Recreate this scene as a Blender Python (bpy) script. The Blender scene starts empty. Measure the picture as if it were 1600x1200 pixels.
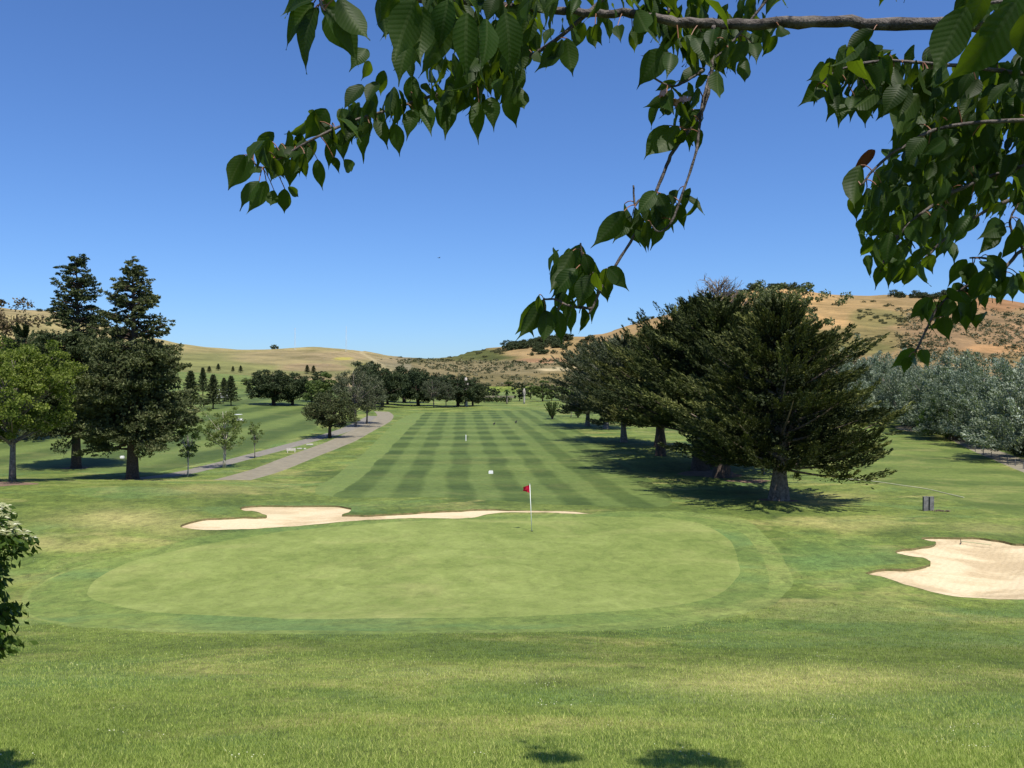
import bpy, math, random
import numpy as np
from mathutils import Vector, Matrix
from mathutils.geometry import delaunay_2d_cdt

# ------------------------------------------------------------------ camera, sky, sun, exposure
SC = bpy.context.scene
COL = SC.collection
F = 1331.0          # focal length in pixels of a 1600 px wide frame
EYE = 6.7           # eye height above the putting green
SUN = Vector((0.24, -0.44, 1.0)).normalized()

cd = bpy.data.cameras.new('camera'); cam = bpy.data.objects.new('camera', cd); COL.objects.link(cam)
cam.location = (0, 0, EYE); cam.rotation_euler = (math.pi / 2, 0, 0)
cd.sensor_width = 36; cd.lens = 36 * F / 1600; cd.clip_start = 0.05; cd.clip_end = 20000
SC.camera = cam

W = bpy.data.worlds.new('World'); SC.world = W; W.use_nodes = True
nt = W.node_tree; bg = nt.nodes['Background']
sky = nt.nodes.new('ShaderNodeTexSky'); sky.sky_type = 'NISHITA'; sky.sun_disc = False
sky.sun_elevation = math.asin(SUN.z); sky.sun_rotation = math.atan2(SUN.x, SUN.y)
sky.altitude = 50; sky.air_density = 1.0; sky.dust_density = 0.3; sky.ozone_density = 4.0
tint = nt.nodes.new('ShaderNodeMix'); tint.data_type = 'RGBA'; tint.blend_type = 'MULTIPLY'; tint.inputs[0].default_value = 1
tint.inputs[7].default_value = (.53, .725, 1.04, 1)          # the deep clear blue of the photograph's air
nt.links.new(sky.outputs[0], tint.inputs[6]); nt.links.new(tint.outputs[2], bg.inputs[0]); bg.inputs[1].default_value = 0.10

sl = bpy.data.lights.new('sun', 'SUN'); sl.energy = 4.9; sl.angle = math.radians(0.55); sl.color = (1.0, 0.95, 0.86)
so = bpy.data.objects.new('sun', sl); COL.objects.link(so)
so.rotation_euler = (-SUN).to_track_quat('-Z', 'Y').to_euler(); so.location = (20, -30, 80)
SC.view_settings.view_transform = 'Standard'; SC.view_settings.look = 'None'
SC.view_settings.exposure = 0.5; SC.view_settings.gamma = 1.0
SC.render.engine = 'CYCLES'
SC.cycles.max_bounces = 6; SC.cycles.transparent_max_bounces = 8; SC.cycles.use_denoising = True

# ------------------------------------------------------------------ numeric helpers
rng = np.random.default_rng(7)

def vnoise(x, y, seed=0):
    """smooth value noise, about -1..1"""
    x = np.asarray(x, float); y = np.asarray(y, float)
    xi = np.floor(x).astype(np.int64); yi = np.floor(y).astype(np.int64)
    xf = x - xi; yf = y - yi
    def h(a, b):
        n = (a * 374761393 + b * 668265263 + seed * 982451653) & 0x7fffffff
        n = ((n ^ (n >> 13)) * 1274126177) & 0x7fffffff
        return ((n ^ (n >> 16)) & 0xffff) / 32767.5 - 1
    u = xf * xf * (3 - 2 * xf); v = yf * yf * (3 - 2 * yf)
    return (h(xi, yi) * (1 - u) + h(xi + 1, yi) * u) * (1 - v) + (h(xi, yi + 1) * (1 - u) + h(xi + 1, yi + 1) * u) * v

def fbm(x, y, seed=0, o=4):
    s = 0; a = 1; t = 0
    for k in range(o):
        s = s + a * vnoise(np.asarray(x) * 2 ** k, np.asarray(y) * 2 ** k, seed + k); t += a; a *= .5
    return s / t

def sstep(a, b, x):
    t = np.clip((np.asarray(x, float) - a) / (b - a), 0, 1); return t * t * (3 - 2 * t)

# ------------------------------------------------------------------ the lie of the land
D_ROWS = [0.5, 2, 4, 8, 12, 16, 20, 24, 28, 34, 40, 45, 52, 62, 71, 90, 120, 160, 220, 300, 420]
MID = [5.0, 4.75, 4.25, 3.1, 2.2, 1.42, .68, .12, .0, .15, .38, .3, .08, -.1, -.1, .0, .35, .75, 1.3, 2.1, 3.0]
C_COLS = [-2200, -800, -200, 0, 150, 300, 420, 520, 620, 720, 850, 1000, 1200, 1400, 1600, 2200, 3800]
LEFT = list(MID)
for i, v in {9: .3, 10: .5, 11: .7, 12: .78, 13: -.15, 14: -.3, 15: -.1, 16: 1.0, 17: 2.6, 18: 5.2, 19: 9.2, 20: 14.}.items(): LEFT[i] = v
RGT = list(MID)
for i, v in {9: .05, 10: .1, 11: .05, 12: -.05, 13: -.1, 14: -.1, 15: -.1, 16: .0, 17: .6, 18: 1.6, 19: 3., 20: 6.}.items(): RGT[i] = v
def mixr(a, b, t): return [p * (1 - t) + q * t for p, q in zip(a, b)]
TAB = np.array([LEFT, LEFT, LEFT, LEFT, LEFT, mixr(LEFT, MID, .1), mixr(LEFT, MID, .3), mixr(LEFT, MID, .7), MID, MID, MID,
                mixr(MID, RGT, .3), RGT, RGT, RGT, RGT, RGT])
for ci in (5, 6, 7):                                   # the mound fades out before the cart path
    for ri in (9, 10, 11, 12, 13): TAB[ci][ri] = {5: .85, 6: .35, 7: 0.}[ci] * LEFT[ri] + (1 - {5: .85, 6: .35, 7: 0.}[ci]) * MID[ri]

RIDGE = np.array([(-2200, 430), (-800, 455), (-200, 470), (0, 478), (30, 482), (85, 487), (120, 499), (200, 520), (270, 535), (320, 542), (380, 545),
    (430, 545), (470, 543), (500, 541), (540, 545), (575, 550), (600, 555), (640, 559), (680, 559), (700, 556), (740, 548), (790, 538), (830, 530),
    (900, 524), (940, 520), (1000, 503), (1050, 488), (1100, 470), (1140, 459), (1180, 453), (1230, 450), (1280, 458), (1320, 461), (1380, 462),
    (1450, 463), (1500, 461), (1560, 468), (1600, 474), (1700, 482), (2200, 460), (3800, 440)], float)
S_AX = np.arange(-2200, 3801, 10.0)
L_AX = np.arange(math.log(0.5), math.log(4200), 0.02)
LSPLIT = math.log(420)
def _grid():
    ld = np.log(D_ROWS)
    A = np.array([np.interp(L_AX, ld, row) for row in TAB])
    B = np.array([np.interp(S_AX, C_COLS, A[:, j]) for j in range(len(L_AX))]).T
    def blur(M, s, ax):
        k = int(3 * s) + 1; w = np.exp(-.5 * (np.arange(-k, k + 1) / s) ** 2); w /= w.sum()
        P = np.pad(M, [(k, k) if a == ax else (0, 0) for a in (0, 1)], mode='edge')
        return sum(w[i] * np.take(P, np.arange(i, i + M.shape[ax]), axis=ax) for i in range(2 * k + 1))
    B = blur(blur(B, 4, 0), 2.6, 1)
    rid = np.interp(S_AX, RIDGE[:, 0], RIDGE[:, 1]); rid = np.convolve(np.pad(rid, 1, mode='edge'), [.25, .5, .25], 'valid')
    R = np.interp(S_AX, [-2200, 540, 660, 740, 1000, 3800], [780, 760, 900, 1050, 1200, 1250])
    j0 = np.searchsorted(L_AX, LSPLIT)
    d = np.exp(L_AX)
    for i, sx in enumerate(S_AX):
        z0 = B[i, j0]; sy0 = 600 + (EYE - z0) * F / 420
        for j in range(j0 + 1, len(L_AX)):
            s = (L_AX[j] - LSPLIT) / (math.log(R[i]) - LSPLIT)
            if s <= 1:
                f = 1 - (1 - s) ** 1.6 * (1 - .35 * s)
                if 640 < sx < 980:
                    w = min(1, (sx - 640) / 80, (980 - sx) / 80)
                    f = (1 - w) * f + w * float(np.interp(s, [0, .25, .5, .62, 1], [0, .1, .48, .56, 1]))
                sy = sy0 + (rid[i] - sy0) * f
                B[i, j] = EYE - (sy - 600) * d[j] / F
                zr = B[i, j]; dr = d[j]
            else:
                B[i, j] = zr - (d[j] - dr) * .22 + 0
    B[:, j0:] = np.maximum(B[:, j0:], -40)
    X = (S_AX[:, None] - 800) / F * d[None, :]; Y = np.repeat(d[None, :], len(S_AX), 0)
    amp = np.clip((Y - 430) / 250, 0, 1) * (1 + .5 * (S_AX[:, None] > 900)) * 2.3
    B += amp * fbm(X / 55, Y / 75, 3, 4)
    return B
ZG = _grid()

def Z(x, y):
    """ground height at world x, y (y in front of the camera)"""
    x = np.asarray(x, float); y = np.maximum(np.asarray(y, float), .5)
    s = np.clip(((800 + F * x / y) - S_AX[0]) / 10.0, 0, len(S_AX) - 1.001)
    l = np.clip((np.log(y) - L_AX[0]) / 0.02, 0, len(L_AX) - 1.001)
    si = s.astype(int); li = l.astype(int); sf = s - si; lf = l - li
    z = (ZG[si, li] * (1 - sf) + ZG[si + 1, li] * sf) * (1 - lf) + (ZG[si, li + 1] * (1 - sf) + ZG[si + 1, li + 1] * sf) * lf
    rel = np.clip((y - 5) / 30, 0.3, 1) * (y < 420)
    return z + rel * (.07 * vnoise(x / 6.5 + 9, y / 9, 21) + .022 * vnoise(x / 1.9, y / 2.3, 22))

_ld = np.arange(math.log(3), math.log(1500), .004)
def hit(sx, sy, dmin=3.0):
    """first ground point seen at pixel (sx, sy) of the photograph, as (x, y, z)"""
    d = np.exp(_ld[_ld >= math.log(dmin)]); u = (sx - 800) / F
    s = 600 + (EYE - Z(u * d, d)) * F / d
    k = np.nonzero(s <= sy)[0]
    k = k[0] if len(k) else len(d) - 1
    if k > 0:
        t = (s[k - 1] - sy) / max(1e-6, s[k - 1] - s[k]); dd = d[k - 1] + (d[k] - d[k - 1]) * min(1, max(0, t))
    else: dd = d[k]
    return np.array([u * dd, dd, float(Z(u * dd, dd))])

def px(sx, sy, d):
    return np.array([(sx - 800) / F * d, d, EYE - (sy - 600) / F * d])

# ------------------------------------------------------------------ mesh and object helpers
def new_mesh(name, verts, faces, nside=None, mats=(), smooth=False, fattr=None, uv=None, mi=None):
    """faces: (n,k) array of equal-sided faces or list"""
    me = bpy.data.meshes.new(name)
    verts = np.asarray(verts, np.float32)
    if isinstance(faces, np.ndarray):
        n, k = faces.shape
        me.vertices.add(len(verts)); me.vertices.foreach_set('co', verts.ravel())
        me.loops.add(n * k); me.loops.foreach_set('vertex_index', faces.astype(np.int32).ravel())
        me.polygons.add(n); me.polygons.foreach_set('loop_start', np.arange(0, n * k, k, dtype=np.int32))
        try: me.polygons.foreach_set('loop_total', np.full(n, k, np.int32))
        except Exception: pass
        me.update(calc_edges=True)
    else:
        me.from_pydata([tuple(v) for v in verts], [], faces)
    for m in mats: me.materials.append(m)
    if mi is not None: me.polygons.foreach_set('material_index', np.asarray(mi, np.int32))
    if fattr is not None:
        a = me.attributes.new('vary', 'FLOAT', 'FACE'); a.data.foreach_set('value', np.asarray(fattr, np.float32))
    if uv is not None:
        ul = me.uv_layers.new(name='UVMap'); ul.data.foreach_set('uv', np.asarray(uv, np.float32).ravel())
    if smooth: me.polygons.foreach_set('use_smooth', np.ones(len(me.polygons), bool))
    me.update()
    return me

def obj(name, me, parent=None, loc=None):
    o = bpy.data.objects.new(name, me); COL.objects.link(o)
    if parent is not None: o.parent = parent
    if loc is not None: o.location = loc
    return o

def tag(o, label=None, cat=None, group=None, kind=None):
    if label: o['label'] = label
    if cat: o['category'] = cat
    if group: o['group'] = group
    if kind: o['kind'] = kind
    return o

def thing(name, loc, label, cat, group=None, rz=0, sc=1):
    o = bpy.data.objects.new(name, None); COL.objects.link(o); o.location = tuple(loc); o.rotation_euler = (0, 0, rz)
    o.scale = (sc, sc, sc) if not hasattr(sc, '__len__') else sc
    o.empty_display_size = .3
    return tag(o, label, cat, group)

def dup(root, loc, rz, sc, label, group=None, name=None):
    c = root.copy(); COL.objects.link(c); c.location = tuple(loc); c.rotation_euler = (0, 0, rz)
    c.scale = (sc, sc, sc) if not hasattr(sc, '__len__') else sc
    c['label'] = label
    if group: c['group'] = group
    elif 'group' in c: del c['group']
    for ch in list(root.children):
        k = ch.copy(); COL.objects.link(k); k.parent = c
    return c

class Geo:
    """collects quads and triangles, all kept as quads-or-tris lists"""
    def __init__(s): s.v = []; s.f = []; s.n = 0; s.m = []
    def add(s, v, f, m=0):
        v = np.asarray(v, float); s.v.append(v); s.f += [tuple(int(i) + s.n for i in q) for q in f]; s.m += [m] * len(f); s.n += len(v)
    def tube(s, pts, rad, n=7, m=0, cap=True):
        P = np.asarray(pts, float); rad = np.broadcast_to(rad, (len(P),))
        T = np.gradient(P, axis=0); T /= np.linalg.norm(T, axis=1)[:, None] + 1e-9
        ref = np.array([0, 0, 1.]) if abs(T[0][2]) < .9 else np.array([1., 0, 0])
        V = []
        U = np.cross(T[0], ref)
        for i in range(len(P)):
            U = U - T[i] * np.dot(U, T[i]); U /= np.linalg.norm(U) + 1e-9; Wv = np.cross(T[i], U)
            a = np.arange(n) * 2 * math.pi / n
            V.append(P[i] + rad[i] * (np.cos(a)[:, None] * U + np.sin(a)[:, None] * Wv))
        Fs = [(i * n + j, i * n + (j + 1) % n, (i + 1) * n + (j + 1) % n, (i + 1) * n + j) for i in range(len(P) - 1) for j in range(n)]
        if cap: Fs += [tuple(range(n - 1, -1, -1)), tuple((len(P) - 1) * n + j for j in range(n))]
        s.add(np.concatenate(V), Fs, m)
    def box(s, c, sz, rz=0, m=0, tilt=0):
        c = np.asarray(c, float); h = np.asarray(sz, float) / 2
        v = np.array([(x, y, z) for x in (-1, 1) for y in (-1, 1) for z in (-1, 1)]) * h
        if tilt: v = v @ np.array(Matrix.Rotation(tilt, 3, 'X')).T
        if rz: v = v @ np.array(Matrix.Rotation(rz, 3, 'Z')).T
        s.add(v + c, [(0, 1, 3, 2), (4, 6, 7, 5), (0, 4, 5, 1), (2, 3, 7, 6), (0, 2, 6, 4), (1, 5, 7, 3)], m)
    def mesh(s, name, mats, smooth=False):
        return new_mesh(name, np.concatenate(s.v), s.f, mats=mats, smooth=smooth, mi=s.m)

# ------------------------------------------------------------------ materials
def mat(name):
    m = bpy.data.materials.new(name); m.use_nodes = True
    return m, m.node_tree, m.node_tree.nodes['Principled BSDF']

def N(t, kind, **kw):
    n = t.nodes.new(kind)
    for k, v in kw.items():
        if k.startswith('i_'):
            key = k[2:]; n.inputs[int(key) if key.isdigit() else key].default_value = v
        else: setattr(n, k, v)
    return n
def L(t, a, b): t.links.new(a, b)
def noise(t, co, scale, detail=3, rough=.55, dist=0):
    n = N(t, 'ShaderNodeTexNoise'); n.inputs['Scale'].default_value = scale; n.inputs['Detail'].default_value = detail
    n.inputs['Roughness'].default_value = rough; n.inputs['Distortion'].default_value = dist
    L(t, co, n.inputs['Vector']); return n.outputs['Fac']
def ramp(t, fac, stops, interp='LINEAR'):
    r = N(t, 'ShaderNodeValToRGB'); e = r.color_ramp.elements; r.color_ramp.interpolation = interp
    while len(e) < len(stops): e.new(.5)
    for k, (p, c) in enumerate(stops): e[k].position = p; e[k].color = (*c, 1) if len(c) == 3 else c
    L(t, fac, r.inputs[0]); return r.outputs[0]
def mixc(t, f, a, b, mode='MIX'):
    m = N(t, 'ShaderNodeMix', data_type='RGBA', blend_type=mode)
    for sock, v in ((m.inputs[0], f), (m.inputs[6], a), (m.inputs[7], b)):
        if isinstance(v, (tuple, list)): sock.default_value = (*v, 1) if len(v) == 3 else v
        elif isinstance(v, (int, float)): sock.default_value = v
        else: L(t, v, sock)
    return m.outputs[2]
def M(t, op, a, b=None, c=None, clamp=False):
    m = N(t, 'ShaderNodeMath', operation=op, use_clamp=clamp)
    for k, v in enumerate((a, b, c)):
        if v is None: continue
        if isinstance(v, (int, float)): m.inputs[k].default_value = v
        else: L(t, v, m.inputs[k])
    return m.outputs[0]
def mapping(t, co, scale=(1, 1, 1), rot=(0, 0, 0), loc=(0, 0, 0)):
    m = N(t, 'ShaderNodeMapping'); m.inputs['Scale'].default_value = scale; m.inputs['Rotation'].default_value = rot
    m.inputs['Location'].default_value = loc; L(t, co, m.inputs['Vector']); return m.outputs[0]
def bump(t, p, h, strength=.4, dist=.02):
    b = N(t, 'ShaderNodeBump'); b.inputs['Strength'].default_value = strength; b.inputs['Distance'].default_value = dist
    L(t, h, b.inputs['Height']); L(t, b.outputs[0], p.inputs['Normal'])

G_DK = (0.045, 0.072, 0.011); G_MD = (0.094, 0.128, 0.021); G_LT = (0.165, 0.202, 0.039); G_YE = (.280, .258, .082); G_BL = (.092, .155, .042)

def turf(name, dark, mid, light, yellow=None, yel_amt=.5, fine=1.0, stripes=None, bumpy=.5, blue=None):
    m, t, p = mat(name); co = N(t, 'ShaderNodeTexCoord').outputs['Object']
    big = noise(t, co, .11, 4, .6, .4); med = noise(t, co, .75, 6, .72, .8)
    c = ramp(t, M(t, 'ADD', M(t, 'MULTIPLY', big, .55), M(t, 'MULTIPLY', med, .45)), [(.38, dark), (.5, mid), (.62, light)])
    if stripes: c = stripes(t, co, c)
    if yellow:
        ye = noise(t, mapping(t, co, (.17, .24, 1), loc=(3.1, 8.7, 0)), 1.0, 4, .62, .7)
        c = mixc(t, M(t, 'MULTIPLY', ramp(t, ye, [(.52, (0, 0, 0)), (.68, (1, 1, 1))]), yel_amt), c, yellow)
    if blue:
        bl = noise(t, mapping(t, co, (.13, .22, 1), loc=(31, 5, 0)), 1.0, 3, .6, .5)
        c = mixc(t, M(t, 'MULTIPLY', ramp(t, bl, [(.52, (0, 0, 0)), (.64, (1, 1, 1))]), .6), c, blue)
    if blue:
        for an, cc, am in (('dry', (.330, .290, .105), .85), ('lush', (.088, .150, .036), .75), ('dark', (.078, .100, .022), .65)):
            c = mixc(t, M(t, 'MULTIPLY', N(t, 'ShaderNodeAttribute', attribute_name=an).outputs['Fac'], am), c, cc)
    # clumps of blades: streaky detail at hand and foot size
    f1 = noise(t, co, 5.5, 6, .7, .5); f2 = noise(t, co, 34, 4, .7)
    ff = M(t, 'ADD', M(t, 'MULTIPLY', f1, .5), M(t, 'MULTIPLY', f2, .5))
    v = M(t, 'ADD', 1 - .5 * .75 * fine, M(t, 'MULTIPLY', M(t, 'SUBTRACT', ff, .5), 3.6 * fine))
    v = M(t, 'ADD', v, .5 * .75 * fine)
    tf = noise(t, mapping(t, co, (1, .7, 1)), 2.2, 9, .86, .6); tf = ramp(t, tf, [(.36, (.38, .38, .38)), (.47, (.92, .92, .92)), (.60, (1.3, 1.3, 1.3))])
    v = M(t, 'MULTIPLY', v, M(t, 'ADD', M(t, 'MULTIPLY', tf, min(1, fine)), 1 - min(1, fine)))
    vv = N(t, 'ShaderNodeCombineColor'); [L(t, v, vv.inputs[k]) for k in range(3)]
    c = mixc(t, 1.0, c, vv.outputs[0], 'MULTIPLY')
    L(t, c, p.inputs['Base Color']); p.inputs['Roughness'].default_value = .85
    p.inputs['Specular IOR Level'].default_value = .25
    bump(t, p, ff, bumpy, .05)
    return m

def square(t, v, soft):     # smoothed square wave from a phase in periods, -1..1
    s = M(t, 'SINE', M(t, 'MULTIPLY', v, 2 * math.pi))
    return M(t, 'MINIMUM', M(t, 'MAXIMUM', M(t, 'MULTIPLY', s, soft), -1.0), 1.0)

def fairway_stripes(t, co, c):
    sep = N(t, 'ShaderNodeSeparateXYZ'); L(t, co, sep.inputs[0])
    wob = M(t, 'MULTIPLY', M(t, 'SUBTRACT', noise(t, co, .11, 3), .5), 1.3)
    X = M(t, 'ADD', M(t, 'ADD', sep.outputs[0], M(t, 'MULTIPLY', sep.outputs[1], .06)), wob)
    Y = M(t, 'ADD', M(t, 'ADD', sep.outputs[1], M(t, 'MULTIPLY', sep.outputs[0], -.05)), wob)
    sx = square(t, M(t, 'DIVIDE', M(t, 'ADD', X, 7.3), 3.2), 2.6)
    sy = square(t, M(t, 'DIVIDE', M(t, 'ADD', Y, M(t, 'MULTIPLY', wob, 1.6)), 9.6), 1.7)
    rough = noise(t, mapping(t, co, (.5, 1.6, 1)), 1.3, 4, .7)
    farw = N(t, 'ShaderNodeMapRange', clamp=True); L(t, sep.outputs[1], farw.inputs[0]); farw.inputs[1].default_value = 55; farw.inputs[2].default_value = 95
    farw.inputs[3].default_value = .35; farw.inputs[4].default_value = .8
    lf = M(t, 'LESS_THAN', X, 7.5); cross = M(t, 'MULTIPLY', M(t, 'MULTIPLY', farw.outputs[0], M(t, 'ADD', M(t, 'MULTIPLY', lf, .8), .2)), M(t, 'ADD', .72, M(t, 'MULTIPLY', sx, .28)))
    s = M(t, 'ADD', M(t, 'MULTIPLY', sx, -.5), M(t, 'MULTIPLY', sy, cross))
    s = M(t, 'ADD', s, M(t, 'MULTIPLY', M(t, 'SUBTRACT', rough, .5), 2.0))
    edge = M(t, 'LESS_THAN', X, -7.3)                         # the last pass along the left edge
    s = M(t, 'ADD', M(t, 'MULTIPLY', s, M(t, 'SUBTRACT', 1.0, edge)), M(t, 'MULTIPLY', edge, 1.3))
    return mixc(t, .82, c, ramp(t, M(t, 'ADD', M(t, 'MULTIPLY', s, .5), .5), [(0, (0.031, 0.056, 0.009)), (.5, (0.065, 0.099, 0.019)), (1, (0.119, 0.163, 0.039))]))

def side_stripes(ax, ay, period, lo=(0.034, 0.059, 0.010), hi=(0.108, 0.146, 0.032), amt=.8):
    def fn(t, co, c):
        sep = N(t, 'ShaderNodeSeparateXYZ'); L(t, co, sep.inputs[0])
        wob = M(t, 'MULTIPLY', M(t, 'SUBTRACT', noise(t, co, .06, 2), .5), 3.0)
        X = M(t, 'ADD', M(t, 'ADD', M(t, 'MULTIPLY', sep.outputs[0], ax), M(t, 'MULTIPLY', sep.outputs[1], ay)), wob)
        s = square(t, M(t, 'DIVIDE', X, period), 1.6)
        rough = noise(t, mapping(t, co, (.5, .9, 1)), .9, 4, .7)
        s = M(t, 'ADD', M(t, 'MULTIPLY', s, .8), M(t, 'MULTIPLY', M(t, 'SUBTRACT', rough, .5), 1.2))
        return mixc(t, amt, c, ramp(t, M(t, 'ADD', M(t, 'MULTIPLY', s, .5), .5), [(0, lo), (1, hi)]))
    return fn

M_ROUGH = turf('rough_grass', G_DK, G_MD, G_LT, G_YE, .75, .8, bumpy=.7, blue=G_BL)
M_COLLAR = turf('collar_grass', (.078, .118, .024), (.112, .156, .032), (.158, .198, .044), G_YE, .15, .6, bumpy=.4, blue=(.085, .150, .044))
M_APRON = turf('apron_grass', (0.081, 0.121, 0.025), (0.128, 0.169, 0.037), (0.180, 0.220, 0.055), G_YE, .3, .7, bumpy=.35)
M_GREEN = turf('green_grass', (0.110, 0.148, 0.029), (0.157, 0.194, 0.045), (0.211, 0.248, 0.067), (.27, .27, .09), .5, .34, bumpy=.15)
M_FAIR = turf('fairway_grass', G_DK, G_MD, G_LT, G_YE, .15, .45, fairway_stripes, .4)
M_LFAIR = turf('side_fairway_grass', G_DK, G_MD, G_LT, G_YE, .15, .4, side_stripes(1.0, .02, 8.5), .4)
M_RFAIR = turf('right_fairway_grass', G_DK, G_MD, G_LT, G_YE, .4, .5, side_stripes(.30, .95, 11.0, (.062, .095, .015), (.130, .168, .034), .6), .4)

def simple(name, col, rough=.8, nscale=0, col2=None, bs=0, metal=0, spec=.3):
    m, t, p = mat(name); p.inputs['Roughness'].default_value = rough; p.inputs['Metallic'].default_value = metal
    p.inputs['Specular IOR Level'].default_value = spec
    if nscale:
        co = N(t, 'ShaderNodeTexCoord').outputs['Object']; f = noise(t, co, nscale, 5, .65, .3)
        L(t, ramp(t, f, [(.33, col2), (.67, col)]), p.inputs['Base Color'])
        if bs: bump(t, p, f, bs, .03)
    else: p.inputs['Base Color'].default_value = (*col, 1)
    return m

def sand_mat():
    m, t, p = mat('bunker_sand'); co = N(t, 'ShaderNodeTexCoord').outputs['Object']
    a = noise(t, mapping(t, co, (.5, .9, 1)), .55, 5, .6, .5); f = noise(t, co, 9, 5, .7); rk = N(t, 'ShaderNodeTexWave')
    rk.inputs['Scale'].default_value = 2.6; rk.inputs['Distortion'].default_value = 5; rk.inputs['Detail'].default_value = 3
    L(t, mapping(t, co, (.4, 1, 1), (0, 0, .3)), rk.inputs['Vector'])
    c = ramp(t, a, [(.40, (.36, .27, .15)), (.48, (.48, .38, .225)), (.54, (.57, .46, .29))])
    c = mixc(t, .35, c, ramp(t, f, [(.3, (.38, .29, .17)), (.6, (.60, .49, .32))]))
    L(t, c, p.inputs['Base Color']); p.inputs['Roughness'].default_value = .95; p.inputs['Specular IOR Level'].default_value = .1
    bump(t, p, M(t, 'ADD', M(t, 'ADD', f, M(t, 'MULTIPLY', rk.outputs['Fac'], .25)), M(t, 'MULTIPLY', noise(t, co, 2.0, 4), .9)), .6, .05); return m
M_SAND = sand_mat()
M_LIP = simple('bunker_lip_turf', (.22, .17, .085), .95, 4, (.09, .11, .03), .6)
M_PATH = simple('cart_path_paving', (.235, .205, .140), .9, 1.2, (.165, .145, .10), .2)
M_PATH2 = simple('grey_path_paving', (.21, .19, .155), .9, 1.6, (.15, .135, .105), .2)
M_MULCH = simple('bare_soil', (.20, .13, .085), 1, 4, (.10, .065, .04), .5)

def leaf_mat(name, a, b, c=None, trans=.3, rough=.65, tcol=None, spec=.12, objvar=.25):
    m, t, p = mat(name)
    at = N(t, 'ShaderNodeAttribute', attribute_name='vary').outputs['Fac']
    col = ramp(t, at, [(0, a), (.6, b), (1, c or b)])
    oi = N(t, 'ShaderNodeObjectInfo').outputs['Random']
    hsv = N(t, 'ShaderNodeHueSaturation'); L(t, col, hsv.inputs['Color'])
    L(t, M(t, 'ADD', M(t, 'MULTIPLY', oi, objvar), 1 - objvar / 2), hsv.inputs['Value'])
    L(t, M(t, 'ADD', M(t, 'MULTIPLY', oi, -.03), .515), hsv.inputs['Hue'])
    col = hsv.outputs[0]
    L(t, col, p.inputs['Base Color']); p.inputs['Roughness'].default_value = rough; p.inputs['Specular IOR Level'].default_value = spec
    if trans:
        tr = N(t, 'ShaderNodeBsdfTranslucent'); L(t, mixc(t, 1., col, tcol or (1.3, 1.5, .6), 'MULTIPLY'), tr.inputs[0])
        mx = N(t, 'ShaderNodeMixShader'); mx.inputs[0].default_value = trans
        L(t, p.outputs[0], mx.inputs[1]); L(t, tr.outputs[0], mx.inputs[2]); L(t, mx.outputs[0], t.nodes['Material Output'].inputs[0])
    return m

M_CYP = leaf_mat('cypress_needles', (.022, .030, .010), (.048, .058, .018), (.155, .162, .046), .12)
M_RED = leaf_mat('redwood_needles', (.038, .050, .020), (.070, .086, .034), (.135, .148, .062), .15)
M_GREYF = leaf_mat('grey_green_foliage', (.055, .065, .038), (.085, .098, .055), (.125, .130, .078), .2)
M_SILVER = leaf_mat('silver_foliage', (.085, .11, .065), (.17, .205, .145), (.36, .40, .32), .2, .5)
M_BROAD = leaf_mat('maple_foliage', (0.076, 0.106, 0.019), (0.145, 0.178, 0.034), (0.272, 0.306, 0.085), .38)
M_BIRCH = leaf_mat('birch_foliage', (.085, .12, .035), (.13, .17, .055), (.20, .24, .09), .35)
M_OAK = leaf_mat('oak_foliage', (.030, .042, .018), (.048, .062, .026), (.075, .088, .038), .1)
M_OAKD = leaf_mat('dark_cypress_foliage', (.022, .034, .015), (.040, .055, .022), (.075, .092, .036), .1)
M_BARKM = simple('sunlit_brown_bark', (.27, .21, .155), .95, 6, (.07, .052, .038), .8)  # cypress bark lightened to imitate sunlight on the nearest trunk
M_BUSH = leaf_mat('bush_foliage', (.05, .078, .022), (.085, .12, .034), (.13, .16, .05), .25)
M_SCRUB = leaf_mat('scrub_foliage', (.040, .052, .022), (.085, .092, .044), (.22, .20, .12), .1)
M_BARK = simple('dark_bark', (.105, .075, .055), .95, 9, (.035, .025, .02), .8)
M_BARKG = simple('grey_bark', (.26, .225, .19), .95, 7, (.075, .06, .05), .8)
M_BIRCHB = simple('birch_bark', (.62, .56, .48), .8, 6, (.30, .25, .2), .3)
M_DEADW = simple('bleached_wood', (.48, .44, .39), .9, 5, (.24, .21, .18), .4)
M_WHITE = simple('white_paint', (.78, .78, .76), .45)

# ------------------------------------------------------------------ turf, sand and paths: one triangulated ground, split by surface
def spline(pts, n=6, closed=True):
    P = np.asarray(pts, float); out = []; m = len(P)
    rngi = range(m) if closed else range(m - 1)
    for i in rngi:
        p0, p1, p2, p3 = (P[(i - 1) % m], P[i], P[(i + 1) % m], P[(i + 2) % m]) if closed else (P[max(i - 1, 0)], P[i], P[i + 1], P[min(i + 2, m - 1)])
        for k in range(n):
            t = k / n
            out.append(.5 * (2 * p1 + (p2 - p0) * t + (2 * p0 - 5 * p1 + 4 * p2 - p3) * t ** 2 + (3 * p1 - p0 - 3 * p2 + p3) * t ** 3))
    if not closed: out.append(P[-1])
    return np.array(out)

def to_uv(poly):                     # pixel outline -> (sx, ln d) outline on the ground
    r = []
    for sx, sy in poly:
        h = hit(sx, sy); r.append((sx, math.log(h[1])))
    return np.array(r)

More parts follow.
